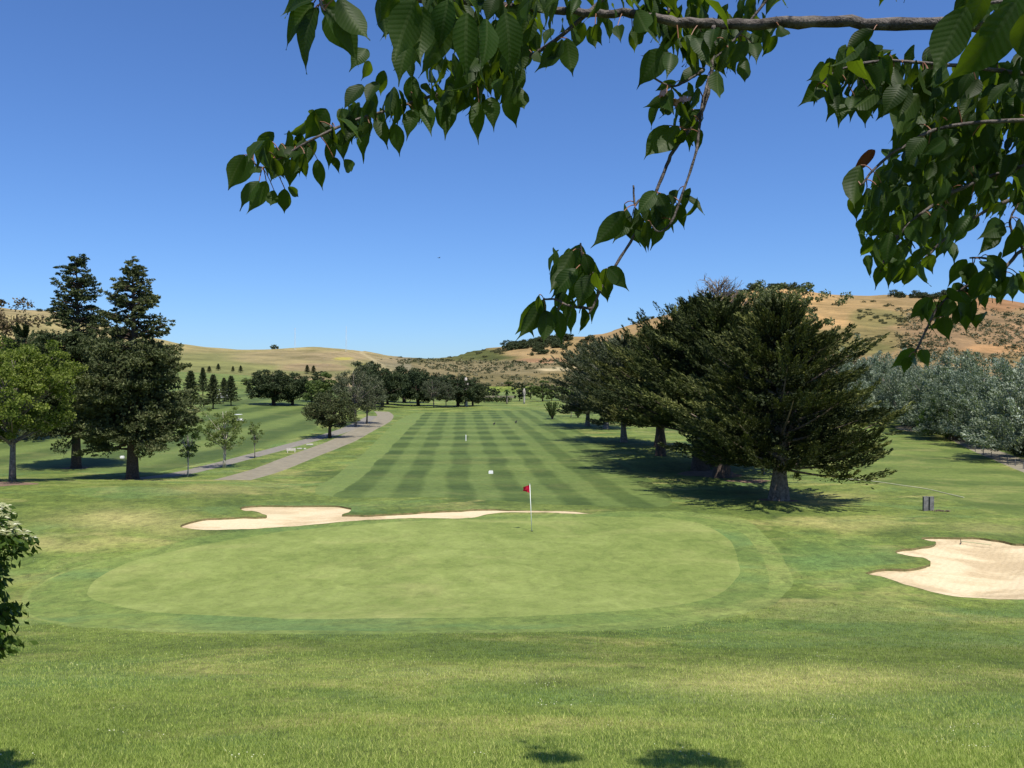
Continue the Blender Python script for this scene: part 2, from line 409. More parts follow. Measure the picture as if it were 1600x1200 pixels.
GREEN = [(137, 925), (150, 905), (200, 880), (270, 862), (350, 845), (450, 830), (550, 820), (650, 814), (730, 812), (800, 811), (880, 808), (960, 807),
         (1040, 810), (1100, 820), (1140, 845), (1155, 875), (1150, 905), (1120, 930), (1060, 945), (980, 953), (880, 960), (780, 964), (600, 966), (450, 966),
         (350, 963), (250, 957), (190, 948), (150, 937)]
COLLAR = [(38, 950), (48, 920), (110, 890), (200, 866), (300, 842), (400, 827), (480, 820), (560, 815), (650, 810), (730, 807), (800, 805), (900, 802),
          (1000, 799), (1100, 801), (1170, 815), (1212, 855), (1237, 905), (1215, 938), (1150, 962), (1050, 978), (950, 986), (700, 990), (500, 990), (300, 988), (150, 982), (60, 970)]
INNER = [(44, 948), (56, 920), (115, 890), (200, 868), (300, 843.5), (400, 828), (480, 821), (560, 816), (650, 811), (730, 808), (800, 806), (900, 803.5),
         (1000, 802), (1070, 806), (1130, 816), (1175, 848), (1196, 885), (1200, 912), (1178, 934), (1110, 952), (1040, 964), (950, 974), (860, 981), (700, 985), (500, 986), (300, 984), (150, 978), (66, 966)]
BUNK1 = [(282, 822), (300, 815), (330, 810), (375, 808), (408, 808), (416, 805), (400, 800), (378, 797), (380, 792), (410, 790), (460, 790), (520, 790),
         (548, 794), (545, 800), (535, 804), (560, 805), (610, 803), (660, 800), (700, 798), (740, 796), (770, 795), (800, 797), (850, 798), (900, 800),
         (925, 803), (890, 802.5), (850, 801), (800, 800.5), (765, 803), (738, 809), (705, 810.5), (650, 810), (600, 811.5), (550, 814), (500, 819), (450, 823), (400, 826), (340, 828), (300, 827)]
BUNK2 = [(1353, 895), (1375, 890), (1420, 889), (1448, 884), (1453, 878), (1440, 872), (1400, 863), (1420, 857), (1450, 853), (1462, 848), (1440, 840),
         (1480, 839), (1540, 841), (1580, 848), (1620, 855), (1700, 880), (1700, 915), (1640, 935), (1560, 937), (1490, 931), (1420, 915), (1380, 903)]
BUNK3 = [(1398, 668), (1412, 664), (1436, 666), (1454, 671), (1440, 674), (1412, 672.5)]
FAIR = [(490, 768), (520, 745), (560, 713), (600, 676), (632, 650), (660, 645), (720, 643), (780, 641), (830, 640), (856, 645), (890, 664), (930, 690),
        (975, 720), (1020, 755), (1050, 782), (1020, 794), (960, 792), (880, 789), (800, 784), (700, 778), (600, 778), (540, 777)]
LFAIR = [(-60, 742), (60, 731), (150, 736), (215, 741), (300, 727), (400, 702), (480, 678), (500, 660), (520, 645), (560, 634), (590, 620), (560, 606),
         (480, 600), (440, 604), (300, 622), (200, 640), (60, 664), (-60, 680)]
RFAIR = [(1290, 735), (1340, 712), (1400, 682), (1440, 680), (1480, 688), (1520, 706), (1580, 735), (1700, 780), (1700, 820), (1560, 800), (1440, 770), (1340, 752)]
def strip(center, widths):
    c = spline(center, 8, False); w = np.interp(np.linspace(0, 1, len(c)), np.linspace(0, 1, len(widths)), widths)
    T = [hit(a, b) for a, b in c]; Lf, Rt = [], []
    P = np.array(T); tn = np.gradient(P[:, :2], axis=0); tn /= np.linalg.norm(tn, axis=1)[:, None] + 1e-9
    nr = np.stack([-tn[:, 1], tn[:, 0]], 1)
    A = P[:, :2] + nr * w[:, None] / 2; B = P[:, :2] - nr * w[:, None] / 2
    Q = np.concatenate([A, B[::-1]])
    return np.stack([800 + F * Q[:, 0] / Q[:, 1], np.log(Q[:, 1])], 1)
PATH1 = strip([(362, 750), (410, 737), (470, 714), (530, 691), (562, 675), (592, 660), (602, 650), (596, 643)], [2.6, 2.8, 3, 3, 3, 3, 3, 3])
PATH2 = strip([(214, 748), (270, 742), (330, 729), (410, 708), (480, 689), (530, 675), (566, 660), (585, 650)], [1.7, 1.8, 1.9, 2, 2.2, 2.4])
PATH3 = strip([(1448, 668), (1478, 674), (1500, 686), (1530, 700), (1570, 716), (1640, 742)], [2, 2.2, 2.4, 2.6, 2.8])
def blob(sx, sy, rx, seed=0, asp=1.0):
    c = hit(sx, sy); a = np.linspace(0, 2 * math.pi, 17)[:-1]; r = rx * (1 + .18 * np.sin(a * 3 + seed) + .1 * np.sin(a * 5 + seed * 2))
    x = c[0] + r * np.cos(a); y = c[1] + r * np.sin(a) * asp
    return np.stack([800 + F * x / y, np.log(y)], 1)
def ragged(p, a, seed):      # mown edges wander a little
    q = p.copy(); i = np.arange(len(p)); q[:, 1] += a * np.array([vnoise(k * .37, seed, 3) for k in i]); q[:, 0] += 3.5 * a * np.array([vnoise(k * .31, seed + 9.5, 4) for k in i]); return q
SURF = [('sand_bunker', to_uv(ragged(spline(BUNK1), .5, 15)), M_SAND), ('sand_bunker', to_uv(ragged(spline(BUNK2), 1.0, 17)), M_SAND), ('sand_bunker', to_uv(spline(BUNK3)), M_SAND),
        ('cart_path', PATH1, M_PATH), ('cart_path', PATH2, M_PATH2), ('cart_path', PATH3, M_PATH),
        ('bare_soil', blob(12, 756, 1.5, 1), M_MULCH), ('bare_soil', blob(208, 748.5, .9, 2), M_MULCH), ('bare_soil', blob(119, 731, 1.1, 3), M_MULCH),
        ('bare_soil', blob(1217, 781, 1.15, 4, .7), M_MULCH), ('bare_soil', blob(1112, 740, 2.2, 5, 1.3), M_MULCH), ('bare_soil', blob(1170, 752, 1.5, 6, .7), M_MULCH),
        ('putting_green', to_uv(ragged(spline(GREEN), .9, 7)), M_GREEN), ('green_collar', to_uv(ragged(spline(INNER), 1.6, 1)), M_COLLAR), ('green_apron', to_uv(ragged(spline(COLLAR), 1.5, 4)), M_APRON), ('fairway', to_uv(ragged(spline(FAIR), 1.2, 12)), M_FAIR),
        ('side_fairway', to_uv(spline(LFAIR)), M_LFAIR), ('right_fairway', to_uv(spline(RFAIR)), M_RFAIR)]

def inside(P, poly):
    x, y = P[:, 0], P[:, 1]; r = np.zeros(len(P), bool)
    bb = (x >= poly[:, 0].min()) & (x <= poly[:, 0].max()) & (y >= poly[:, 1].min()) & (y <= poly[:, 1].max())
    idx = np.nonzero(bb)[0]
    if not len(idx): return r
    xs, ys = x[idx], y[idx]; q = np.zeros(len(idx), bool)
    for (x1, y1), (x2, y2) in zip(poly, np.roll(poly, -1, 0)):
        c = (y1 > ys) != (y2 > ys)
        if y1 != y2: q ^= c & (xs < (x2 - x1) * (ys - y1) / (y2 - y1) + x1)
    r[idx] = q; return r

def build_ground():
    gx = np.concatenate([np.arange(-2200, -120, 60), np.arange(-120, 1721, 7), np.arange(1780, 3801, 60)]).astype(float)
    gl = np.concatenate([np.arange(math.log(.6), math.log(6.5), .12), np.arange(math.log(6.5), LSPLIT, .018)]); gl = np.append(gl, LSPLIT)
    GX, GL = np.meshgrid(gx, gl, indexing='ij')
    KX, KL = 1 / 100., 4.0
    jig = np.random.default_rng(1)
    pts = np.stack([GX.ravel(), GL.ravel()], 1)
    inner = (pts[:, 0] > gx[0]) & (pts[:, 0] < gx[-1]) & (pts[:, 1] > gl[0]) & (pts[:, 1] < gl[-1])
    pts[inner, 0] += jig.uniform(-1, 1, inner.sum()) * .8; pts[inner, 1] += jig.uniform(-1, 1, inner.sum()) * .002
    vs = list(map(tuple, (pts * [KX, KL]).tolist())); edges = []
    for _, poly, _ in SURF:
        b = len(vs); n = len(poly); vs += [(p[0] * KX, p[1] * KL) for p in poly]
        edges += [(b + i, b + (i + 1) % n) for i in range(n)]
    ov, oe, of, *_ = delaunay_2d_cdt([Vector(v) for v in vs], edges, [], 0, 1e-5, False)
    V = np.array([(v[0] / KX, v[1] / KL) for v in ov]); T = np.array(of, int)
    d = np.exp(V[:, 1]); P3 = np.stack([(V[:, 0] - 800) / F * d, d, np.zeros(len(d))], 1); P3[:, 2] = Z(P3[:, 0], P3[:, 1])
    cen = V[T].mean(1); lab = np.full(len(T), -1)
    for k, (_, poly, _) in enumerate(SURF):
        m = inside(cen, poly) & (lab < 0); lab[m] = k
    return P3, T, lab
P3, TR, LAB = build_ground()
if True:      # make every triangle face up
    a, b, c = P3[TR[:, 0]], P3[TR[:, 1]], P3[TR[:, 2]]
    dn = np.cross(b - a, c - a)[:, 2] < 0; TR[dn] = TR[dn][:, ::-1]

def sub(k):
    T = TR[LAB == k]; u, inv = np.unique(T, return_inverse=True); return P3[u].copy(), inv.reshape(T.shape)
v, f = sub(-1)
DRY = [(190, 812, 95, 17, .9), (60, 850, 60, 10, .7), (250, 830, 70, 9, .5), (1230, 1068, 240, 26, .85), (1330, 818, 90, 9, .5), (760, 1052, 190, 14, .45), (1080, 830, 60, 8, .3), (330, 765, 90, 7, .6), (1290, 775, 70, 8, .4), (1560, 825, 90, 7, .4)]
LUSH = [(1270, 870, 70, 26, .9), (470, 842, 170, 9, .7), (1330, 905, 70, 18, .6), (930, 1092, 150, 14, .4), (560, 1088, 100, 14, .5), (1300, 965, 140, 26, .6), (120, 880, 110, 16, .4), (740, 1012, 160, 9, .4)]
DARK = [(520, 1012, 420, 16, .6), (1420, 1010, 220, 34, .6), (1100, 1030, 260, 12, .5), (120, 905, 120, 20, .4), (300, 780, 160, 9, .35), (700, 792, 330, 5, .5), (1440, 985, 140, 14, .5), (1420, 870, 40, 12, .6), (880, 800, 120, 3, .4)]
def turf_spots(x, y, z, lst, seed):
    sx = 800 + F * x / y + 26 * fbm(x / 2.2, y / 2.2, seed, 4); sy = 600 + F * (EYE - z) / y + 9 * fbm(x / 1.6 + 7, y / 2.6, seed + 1, 4); w = np.zeros(len(x))
    for cx, cy, rx, ry, st in lst: w = np.maximum(w, st * np.exp(-((sx - cx) / rx) ** 2 - ((sy - cy) / ry) ** 2))
    return w
# the terrace behind the camera carries on at the same height
bv = np.array([(x, y, 4.97) for y in (-40, .62) for x in (-60, 60)]); bf = [(0, 1, 3), (0, 3, 2)]
ground = obj('ground', new_mesh('ground', v, f, mats=[M_ROUGH], smooth=True)); tag(ground, 'rolling rough grass round the green and fairways', None, None, 'structure')
gm = ground.data
for nm_, lst_, sd_ in (('dry', DRY, 301), ('lush', LUSH, 311), ('dark', DARK, 321)):
    at_ = gm.attributes.new(nm_, 'FLOAT', 'POINT'); at_.data.foreach_set("value", turf_spots(v[:, 0], v[:, 1], v[:, 2], lst_, sd_).astype(np.float32))
back = obj('terrace_lawn', new_mesh('terrace_lawn', bv, np.array(bf), mats=[M_ROUGH])); tag(back, 'lawn on the terrace behind the viewpoint', None, None, 'structure')
SLAB = {0: 'two lobed pale sand bunker behind the left half of the green', 1: 'large scalloped sand bunker right of the green with a rake in it',
        2: 'small distant orange sand bunker beside the silvery trees', 3: 'wide pinkish cart path curving up beside the striped fairway',
        4: 'narrower grey cart path left of the wide one', 5: 'cart path along the foot of the silvery trees at right',
        12: 'smooth pale putting green with the flag', 13: 'darker mown collar around the putting green', 14: 'pale apron ring outside the darker collar at the right of the green', 15: 'checker striped fairway running to the distance',
        16: 'diagonally striped fairway beyond the tall conifers at left', 17: 'faintly striped mown slope at right below the path'}
for k, (nm, poly, m) in enumerate(SURF):
    v, f = sub(k)
    if not len(f): continue
    if nm == 'sand_bunker':
        ec = {}
        for tri in f:
            for i in range(3):
                e = (int(tri[i]), int(tri[(i + 1) % 3])); ec[e] = 1
        bd = [e for e in ec if (e[1], e[0]) not in ec]
        bi = np.array(sorted({i for e in bd for i in e})); B = v[bi][:, :2]
        dist = np.array([np.sqrt(((B - p[:2]) ** 2).sum(1)).min() for p in v])
        top = v.copy(); dr = .085
        if k == 0: dr = .085 - .072 * sstep(760, 830, 800 + F * v[:, 0] / v[:, 1])
        v[:, 2] -= (dr + .30 * sstep(0, 2.6, dist) * (1 if k == 1 else .6)) if k != 2 else .02
        v[:, 2] += .02 * vnoise(v[:, 0] * 1.3, v[:, 1] * 1.3, 5) * (dist > .2)
        o = obj(nm, new_mesh(nm, v, f, mats=[M_SAND], smooth=True)); tag(o, SLAB[k], None, None, 'structure')
        lv, lf = [], []
        for a, b in bd:
            n0 = len(lv); r1 = .012 * (1 + vnoise(top[a][0] * 9, top[a][1] * 9, 3)); r2 = .012 * (1 + vnoise(top[b][0] * 9, top[b][1] * 9, 3))
            lv += [top[a] + (0, 0, r1 * .6), top[b] + (0, 0, r2 * .6), v[b] - (0, 0, .03), v[a] - (0, 0, .03)]; lf.append((n0, n0 + 1, n0 + 2, n0 + 3))
        obj('turf_lip', new_mesh('turf_lip', lv, np.array(lf), mats=[M_LIP]), o)
    else:
        o = obj(nm, new_mesh(nm, v, f, mats=[m], smooth=True)); tag(o, SLAB.get(k), None, None, 'structure')

# ------------------------------------------------------------------ hills
def hill_mat():
    m, t, p = mat('dry_hill_grass'); co = N(t, 'ShaderNodeTexCoord').outputs['Object']
    c = N(t, 'ShaderNodeVertexColor', layer_name='tint').outputs[0]
    n1 = noise(t, mapping(t, co, (1, 1, 2)), .035, 7, .68, .4); n2 = noise(t, co, .30, 7, .8)
    v = ramp(t, M(t, 'ADD', M(t, 'MULTIPLY', n1, .6), M(t, 'MULTIPLY', n2, .4)), [(.34, (.34, .37, .28)), (.5, (.76, .76, .73)), (.64, (1.12, 1.08, .98))])
    L(t, mixc(t, 1., c, v, 'MULTIPLY'), p.inputs['Base Color']); p.inputs['Roughness'].default_value = .95
    p.inputs['Specular IOR Level'].default_value = .1
    bump(t, p, n2, .6, 1.2); return m
M_HILL = hill_mat()
hs = np.arange(-2200, 3801, 7.0); hs = np.concatenate([np.arange(-2200, -60, 40), np.arange(-60, 1661, 5), np.arange(1700, 3801, 40)]).astype(float)
hl = np.arange(LSPLIT, math.log(1450), .012); hl = np.concatenate([hl, np.arange(hl[-1] + .05, math.log(4000), .1)])
HX, HL = np.meshgrid(hs, hl, indexing='ij'); D = np.exp(HL); X = (HX - 800) / F * D
HZ = Z(X, D); HZ[:, 0] -= 0.0; first = Z((hs - 800) / F * 420 * .9999, np.full(len(hs), 419.99)); HZ[:, 0] = first
nj = len(hl); ii, jj = np.meshgrid(np.arange(len(hs) - 1), np.arange(nj - 1), indexing='ij')
q = np.stack([ii * nj + jj, (ii + 1) * nj + jj, (ii + 1) * nj + jj + 1, ii * nj + jj + 1], -1).reshape(-1, 4)
hm = new_mesh('hills', np.stack([X, D, HZ], -1).reshape(-1, 3), q, mats=[M_HILL], smooth=True)
SYv = 600 + (EYE - HZ) * F / D
PAINT = [  # centre sx, sy, radii, colour: what grows on that piece of hillside
    (100, 540, 500, 50, (.33, .275, .125), 1), (300, 572, 330, 20, (.17, .19, .065), .8), (380, 556, 200, 9, (.21, .20, .085), .5), (470, 560, 120, 14, (.30, .23, .13), .6),
    (530, 556, 60, 8, (.34, .26, .15), .6), (536, 561, 16, 2.2, (.40, .37, .05), .6), (582, 571, 12, 2, (.40, .37, .05), .6), (490, 575, 60, 7, (.30, .205, .13), .6),
    (640, 566, 60, 10, (.24, .195, .12), .8), (755, 556, 60, 12, (.105, .125, .045), 1), (700, 565, 70, 9, (.115, .125, .05), .8), (760, 575, 160, 12, (.24, .215, .14), .9),
    (760, 596, 180, 12, (.19, .175, .10), .9), (840, 548, 60, 12, (.40, .30, .18), .9), (850, 564, 50, 5, (.42, .26, .18), .9), (900, 545, 40, 14, (.36, .27, .15), .8), (1000, 520, 100, 25, (.40, .29, .165), 1), (880, 577, 42, 3.5, (.55, .49, .36), 1),
    (1200, 485, 150, 40, (.52, .35, .185), 1), (1300, 500, 80, 18, (.50, .34, .18), .9), (1350, 480, 90, 22, (.36, .27, .15), .7),
    (1370, 498, 50, 16, (.20, .20, .09), .8), (1330, 530, 100, 22, (.22, .20, .095), .8), (1340, 545, 60, 12, (.15, .17, .065), .6), (1290, 508, 40, 8, (.52, .36, .20), .6),
    (1520, 520, 120, 40, (.28, .20, .13), 1), (1560, 475, 60, 12, (.34, .19, .11), .8), (1590, 520, 20, 14, (.42, .28, .19), .6), (1555, 545, 60, 7, (.48, .30, .17), .9), (1480, 555, 60, 10, (.24, .19, .11), .8)]
wx = HX + 14 * fbm(X / 30, D / 45, 51, 4); wy = SYv + 4.5 * fbm(X / 28, D / 50, 61, 4)
C = np.zeros(HX.shape + (3,)); C[:] = (.30, .24, .125)
C[HX > 900] = (.32, .24, .14)
for cx, cy, rx, ry, cc, st in PAINT:
    r = np.sqrt(((wx - cx) / rx) ** 2 + ((wy - cy) / ry) ** 2); w = st * (1 - sstep(.72, 1.15, r))
    C = C * (1 - w[..., None]) + np.array(cc) * w[..., None]
line = np.abs((HX - 560) * .62 - (SYv - 548)); w = (1 - sstep(1, 3, line)) * (HX > 560) * (HX < 622) * .7      # dirt track on the left hill
C = C * (1 - w[..., None]) + np.array((.46, .38, .22)) * w[..., None]
C[HX > 640] *= np.array((.88, .81, .66))
ca = hm.color_attributes.new('tint', 'FLOAT_COLOR', 'POINT'); ca.data.foreach_set('color', np.concatenate([C, np.ones(HX.shape + (1,))], -1).astype(np.float32).ravel())
tag(obj('hills', hm), 'dry golden hills with brush behind the golf course', None, None, 'structure')

# ------------------------------------------------------------------ foliage kit
def unit(v): return v / (np.linalg.norm(v, axis=-1, keepdims=True) + 1e-9)
class Leaves:
    def __init__(s, seed=0): s.r = np.random.default_rng(seed); s.P = []; s.D = []; s.L = []; s.W = []; s.C = []
    def plume(s, p0, axis, length, thick, n, L=.3, Wd=.1, spread=.5, tint=0., up=0.):
        r = s.r; axis = unit(np.asarray(axis, float)); t = r.random(n) ** .85
        off = r.normal(size=(n, 3)) * (thick * (1.05 - .8 * t))[:, None]; off[:, 2] *= .65
        curl = np.zeros((n, 3)); curl[:, 2] = up * 1.4 * length * t ** 2
        s.P.append(np.asarray(p0) + axis * (t * length)[:, None] + off + curl)
        dr = axis + r.normal(size=(n, 3)) * spread + unit(off) * .3; dr[:, 2] += up * 2.2 * t
        s.D.append(unit(dr))
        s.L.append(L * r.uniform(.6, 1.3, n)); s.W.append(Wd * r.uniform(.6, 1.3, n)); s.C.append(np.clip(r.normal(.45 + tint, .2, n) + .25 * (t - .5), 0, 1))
    def clump(s, c, rad, n, L=.15, Wd=.1, tint=0., down=0.):
        r = s.r; d = unit(r.normal(size=(n, 3))); q = r.random(n) ** .45
        s.P.append(np.asarray(c) + d * np.asarray(rad) * q[:, None]); s.D.append(unit(r.normal(size=(n, 3)) + d * .4 + np.array([0, 0, -down])))
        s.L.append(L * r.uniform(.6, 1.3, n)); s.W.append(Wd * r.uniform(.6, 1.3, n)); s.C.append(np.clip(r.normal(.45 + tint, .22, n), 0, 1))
    def mesh(s, name, m):
        P = np.concatenate(s.P); D_ = np.concatenate(s.D); Ln = np.concatenate(s.L)[:, None]; Wd = np.concatenate(s.W)[:, None]; n = len(P)
        S = unit(np.cross(D_, s.r.normal(size=(n, 3)))); Nn = np.cross(D_, S)
        V = np.stack([P - D_ * Ln * .5, P + S * Wd * .5 + D_ * Ln * .08 + Nn * Wd * .12, P + D_ * Ln * .5, P - S * Wd * .5 + D_ * Ln * .08 + Nn * Wd * .12], 1).reshape(-1, 3)
        return new_mesh(name, V, np.arange(n * 4).reshape(-1, 4), mats=[m], fattr=np.concatenate(s.C))

def curve_pts(p0, p1, bend, n=5):
    p0 = np.asarray(p0, float); p1 = np.asarray(p1, float); t = np.linspace(0, 1, n)[:, None]
    return p0 * (1 - t) + p1 * t + np.asarray(bend) * (4 * t * (1 - t)) * .25

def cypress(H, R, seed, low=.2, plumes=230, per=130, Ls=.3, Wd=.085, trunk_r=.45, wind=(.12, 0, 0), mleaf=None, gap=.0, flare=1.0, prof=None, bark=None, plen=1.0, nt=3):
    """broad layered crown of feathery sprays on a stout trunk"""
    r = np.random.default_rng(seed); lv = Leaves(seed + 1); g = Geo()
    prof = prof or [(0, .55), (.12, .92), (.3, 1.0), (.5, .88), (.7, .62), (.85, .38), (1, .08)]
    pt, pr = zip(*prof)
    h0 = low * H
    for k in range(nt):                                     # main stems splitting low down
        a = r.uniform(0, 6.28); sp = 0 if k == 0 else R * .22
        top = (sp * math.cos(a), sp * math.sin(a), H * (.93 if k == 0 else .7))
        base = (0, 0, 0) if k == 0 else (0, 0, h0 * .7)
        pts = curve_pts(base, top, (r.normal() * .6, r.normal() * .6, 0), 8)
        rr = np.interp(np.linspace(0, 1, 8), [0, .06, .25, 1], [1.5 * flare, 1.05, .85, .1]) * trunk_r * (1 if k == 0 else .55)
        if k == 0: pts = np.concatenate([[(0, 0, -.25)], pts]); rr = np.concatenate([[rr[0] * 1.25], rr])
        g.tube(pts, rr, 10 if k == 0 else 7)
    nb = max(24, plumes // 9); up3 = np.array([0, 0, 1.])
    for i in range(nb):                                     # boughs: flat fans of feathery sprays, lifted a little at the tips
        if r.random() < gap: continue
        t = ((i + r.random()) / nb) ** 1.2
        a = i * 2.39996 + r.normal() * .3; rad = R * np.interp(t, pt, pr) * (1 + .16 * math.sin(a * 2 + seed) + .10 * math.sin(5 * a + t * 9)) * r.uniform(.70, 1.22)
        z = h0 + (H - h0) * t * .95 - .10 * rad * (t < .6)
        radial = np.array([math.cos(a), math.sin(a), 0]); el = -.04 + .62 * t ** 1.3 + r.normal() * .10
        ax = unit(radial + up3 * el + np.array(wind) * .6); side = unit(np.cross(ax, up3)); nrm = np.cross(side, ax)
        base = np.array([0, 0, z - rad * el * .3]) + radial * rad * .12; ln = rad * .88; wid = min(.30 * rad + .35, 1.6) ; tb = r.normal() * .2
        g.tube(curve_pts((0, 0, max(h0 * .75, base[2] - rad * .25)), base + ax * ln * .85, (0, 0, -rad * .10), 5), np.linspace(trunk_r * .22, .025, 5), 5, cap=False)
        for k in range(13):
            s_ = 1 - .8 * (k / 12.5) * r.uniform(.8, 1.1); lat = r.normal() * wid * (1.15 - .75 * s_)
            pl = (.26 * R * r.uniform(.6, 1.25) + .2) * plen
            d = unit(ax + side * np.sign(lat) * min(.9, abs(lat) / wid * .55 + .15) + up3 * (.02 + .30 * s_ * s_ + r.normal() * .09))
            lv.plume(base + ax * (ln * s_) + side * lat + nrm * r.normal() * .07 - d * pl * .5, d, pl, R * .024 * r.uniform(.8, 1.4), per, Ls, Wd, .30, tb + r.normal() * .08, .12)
    for i in range(nb):                                     # inner foliage, its colour darkened to imitate shade inside the crown
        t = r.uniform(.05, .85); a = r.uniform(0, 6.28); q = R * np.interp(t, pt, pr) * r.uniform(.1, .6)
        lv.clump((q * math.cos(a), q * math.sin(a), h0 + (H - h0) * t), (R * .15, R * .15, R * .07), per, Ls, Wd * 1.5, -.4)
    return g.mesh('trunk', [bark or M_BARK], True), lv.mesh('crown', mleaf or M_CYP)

def redwood(H, R, seed, nb=200, per=26, step=.55):
    r = np.random.default_rng(seed); lv = Leaves(seed + 1); g = Geo()
    g.tube([(0, 0, -.3), (0, 0, .25), (0, 0, H * .12), (0, 0, H * .4), (.1, 0, H * .75), (0, 0, H * .995)], [.58, .43, .35, .27, .13, .015], 10)
    for i in range(nb):
        t = (i / nb) ** .9; z = H * (.165 + .83 * t)
        rad = R * float(np.interp(z / H, [.165, .21, .3, .45, .58, .66, .72, .85, .93, 1], [.8, .97, 1.0, .90, .74, .56, .47, .36, .2, .0])) * r.uniform(.72, 1.1)
        a = i * 2.39996 + r.normal() * .5; z += r.normal() * .35; rad *= 1 + .16 * math.sin(z * 1.9 + seed) * math.cos(a * 2 + z); rd = np.array([math.cos(a), math.sin(a), 0])
        hi = z / H > .64
        slope = (-.12 if not hi else .12) + r.normal() * .2
        tip = np.array([0, 0, z]) + rd * rad + np.array([0, 0, rad * slope + .12 * rad])
        pts = curve_pts((0, 0, z), tip, (0, 0, -rad * .25 if not hi else -.1), 6)
        g.tube(pts, np.linspace(.05 + .02 * rad, .015, 6), 4, cap=False)
        n = max(2, int(rad / step)) if not hi else max(2, int(rad / .42))
        tn = r.normal() * .12
        for k in range(n):
            s = (k + .9) / n; s = .22 + .78 * s
            p = pts[0] * 0 + np.array([np.interp(s, np.linspace(0, 1, 6), pts[:, j]) for j in range(3)])
            sd = np.cross(rd, [0, 0, 1]); wdt = rad * .2 * (1.15 - s)
            for m_ in range(3 if not hi else 2):
                sgn = r.uniform(-1, 1); pp = p + sd * sgn * wdt * 1.7
                ax = unit(rd + sd * sgn * .9 + np.array([0, 0, .05 + r.normal() * .12]))
                lv.plume(pp + (0, 0, r.normal() * .12), ax, .72 if not hi else .36, .20 if not hi else .11, per if not hi else int(per * .8), .26, .10, .75, tn + r.normal() * .07)
    # an under layer of inner foliage keeps the lower crown dense
    for i in range(int(nb * 1.1)):
        z = H * r.uniform(.2, .62); a = r.uniform(0, 6.28); q = R * r.uniform(.15, .7)
        lv.clump((q * math.cos(a), q * math.sin(a), z), (.9, .9, .6), 40, .3, .13, -.05)
    return g.mesh('trunk', [M_BARK], True), lv.mesh('crown', M_RED)

def broad(H, R, seed, low=.3, clumps=160, per=150, L=.17, Wd=.12, m=None, bark=None, tr=.14, shape=(1, 1, 1), stems=1, rough=.3, airy=.0, crad=.16):
    r = np.random.default_rng(seed); lv = Leaves(seed + 1); g = Geo()
    tips = []
    for k in range(stems):
        a = r.uniform(0, 6.28); o = (0 if stems == 1 else tr * 1.2)
        b = np.array([o * math.cos(a), o * math.sin(a), -.15]); tp = np.array([R * .1 * r.normal() + (R * .3 * math.cos(a) if stems > 1 else 0), R * .1 * r.normal() + (R * .3 * math.sin(a) if stems > 1 else 0), H * .9])
        g.tube(curve_pts(b, tp, (r.normal() * .3, r.normal() * .3, 0), 7), np.interp(np.linspace(0, 1, 7), [0, .1, .5, 1], [1.25, 1, .65, .12]) * tr, 9)
    cz = H * (low + 1) / 2; rz = H * (1 - low) / 2
    for i in range(clumps):
        d = unit(r.normal(size=3)); q = r.uniform(.25, 1) ** .55 * (1 + rough * math.sin(3 * math.atan2(d[1], d[0]) + seed) * .5 + r.normal() * rough * .35)
        c = np.array([d[0] * R * q, d[1] * R * q, cz + d[2] * rz * min(q, 1.02)])
        if c[2] < H * low * .9: c[2] = H * low * .9 + r.random() * .3
        if r.random() < airy: pass
        else: lv.clump(c, np.array([1, 1, .62]) * R * crad * r.uniform(.7, 1.4), per, L, Wd, r.normal() * .14, .3)
        if i % 3 == 0:
            z0 = H * (low * .75) + (c[2] - H * low) * .45
            g.tube(curve_pts((0, 0, max(z0, H * low * .5)), c, (r.normal() * .3, r.normal() * .3, .2), 5), np.linspace(tr * .35, .012, 5), 5, cap=False)
    return g.mesh('trunk', [bark or M_BARKG], True), lv.mesh('crown', m or M_BROAD)

def make(name, meshes, loc, label, cat='tree', group=None, rz=0, sc=1, parts=('trunk', 'crown')):
    t = thing(name, loc, label, cat, group, rz, sc)
    for nm, me in zip(parts, meshes): obj(nm, me, t)
    return t
def place(sx, sy, dmin=3): return hit(sx, sy, dmin)
def hpx(px_h, p): return px_h * p[1] / F

# ------------------------------------------------------------------ tall conifers at left
pB = place(207, 748, 55); pA = place(119, 731, 60)
pB = np.array([*(pB[:2]), pB[2]])
HB = hpx(748 - 413, pB); HA = hpx(731 - 403, pA)
LG = 'pair of tall redwoods at left'
make('redwood_tree', redwood(HB, 3.7, 11, 230), pB, 'nearer tall dark redwood with a narrow spire, second from the pale left tree', 'tree', LG)
make('redwood_tree', redwood(HA, 4.2, 23, 230), pA, 'taller dark redwood standing behind and left of the other tall conifer', 'tree', LG, 1.1)

pM = place(17, 752, 40)
make('maple_tree', broad(hpx(752 - 525, pM), 3.5, 31, .3, 200, 120, .17, .12, M_BROAD, M_BARKG, .19, crad=.15), (pM[0] + .1, pM[1], pM[2]), 'leafy bright green tree with a slim grey trunk at the left edge', 'tree')
pD = place(38, 686, 60)
make('conifer_tree', cypress(hpx(686 - 512, pD), 5.2, 41, .13, 150, 80, .45, .14, .35, mleaf=M_RED, prof=[(0, .8), (.3, 1), (.6, .85), (.85, .55), (1, .2)]), pD, 'dark conifer behind the leafy green tree at the left edge', 'tree')
pE = place(-30, 680, 90)
make('oak_tree', broad(hpx(680 - 462, pE), 7.2, 43, .2, 190, 110, .4, .28, leaf_mat('bronze_foliage', (.07, .055, .03), (.11, .085, .045), (.16, .12, .07), .2), M_BARK, .5), pE, 'large bronze leaved tree rising above the far left edge', 'tree')

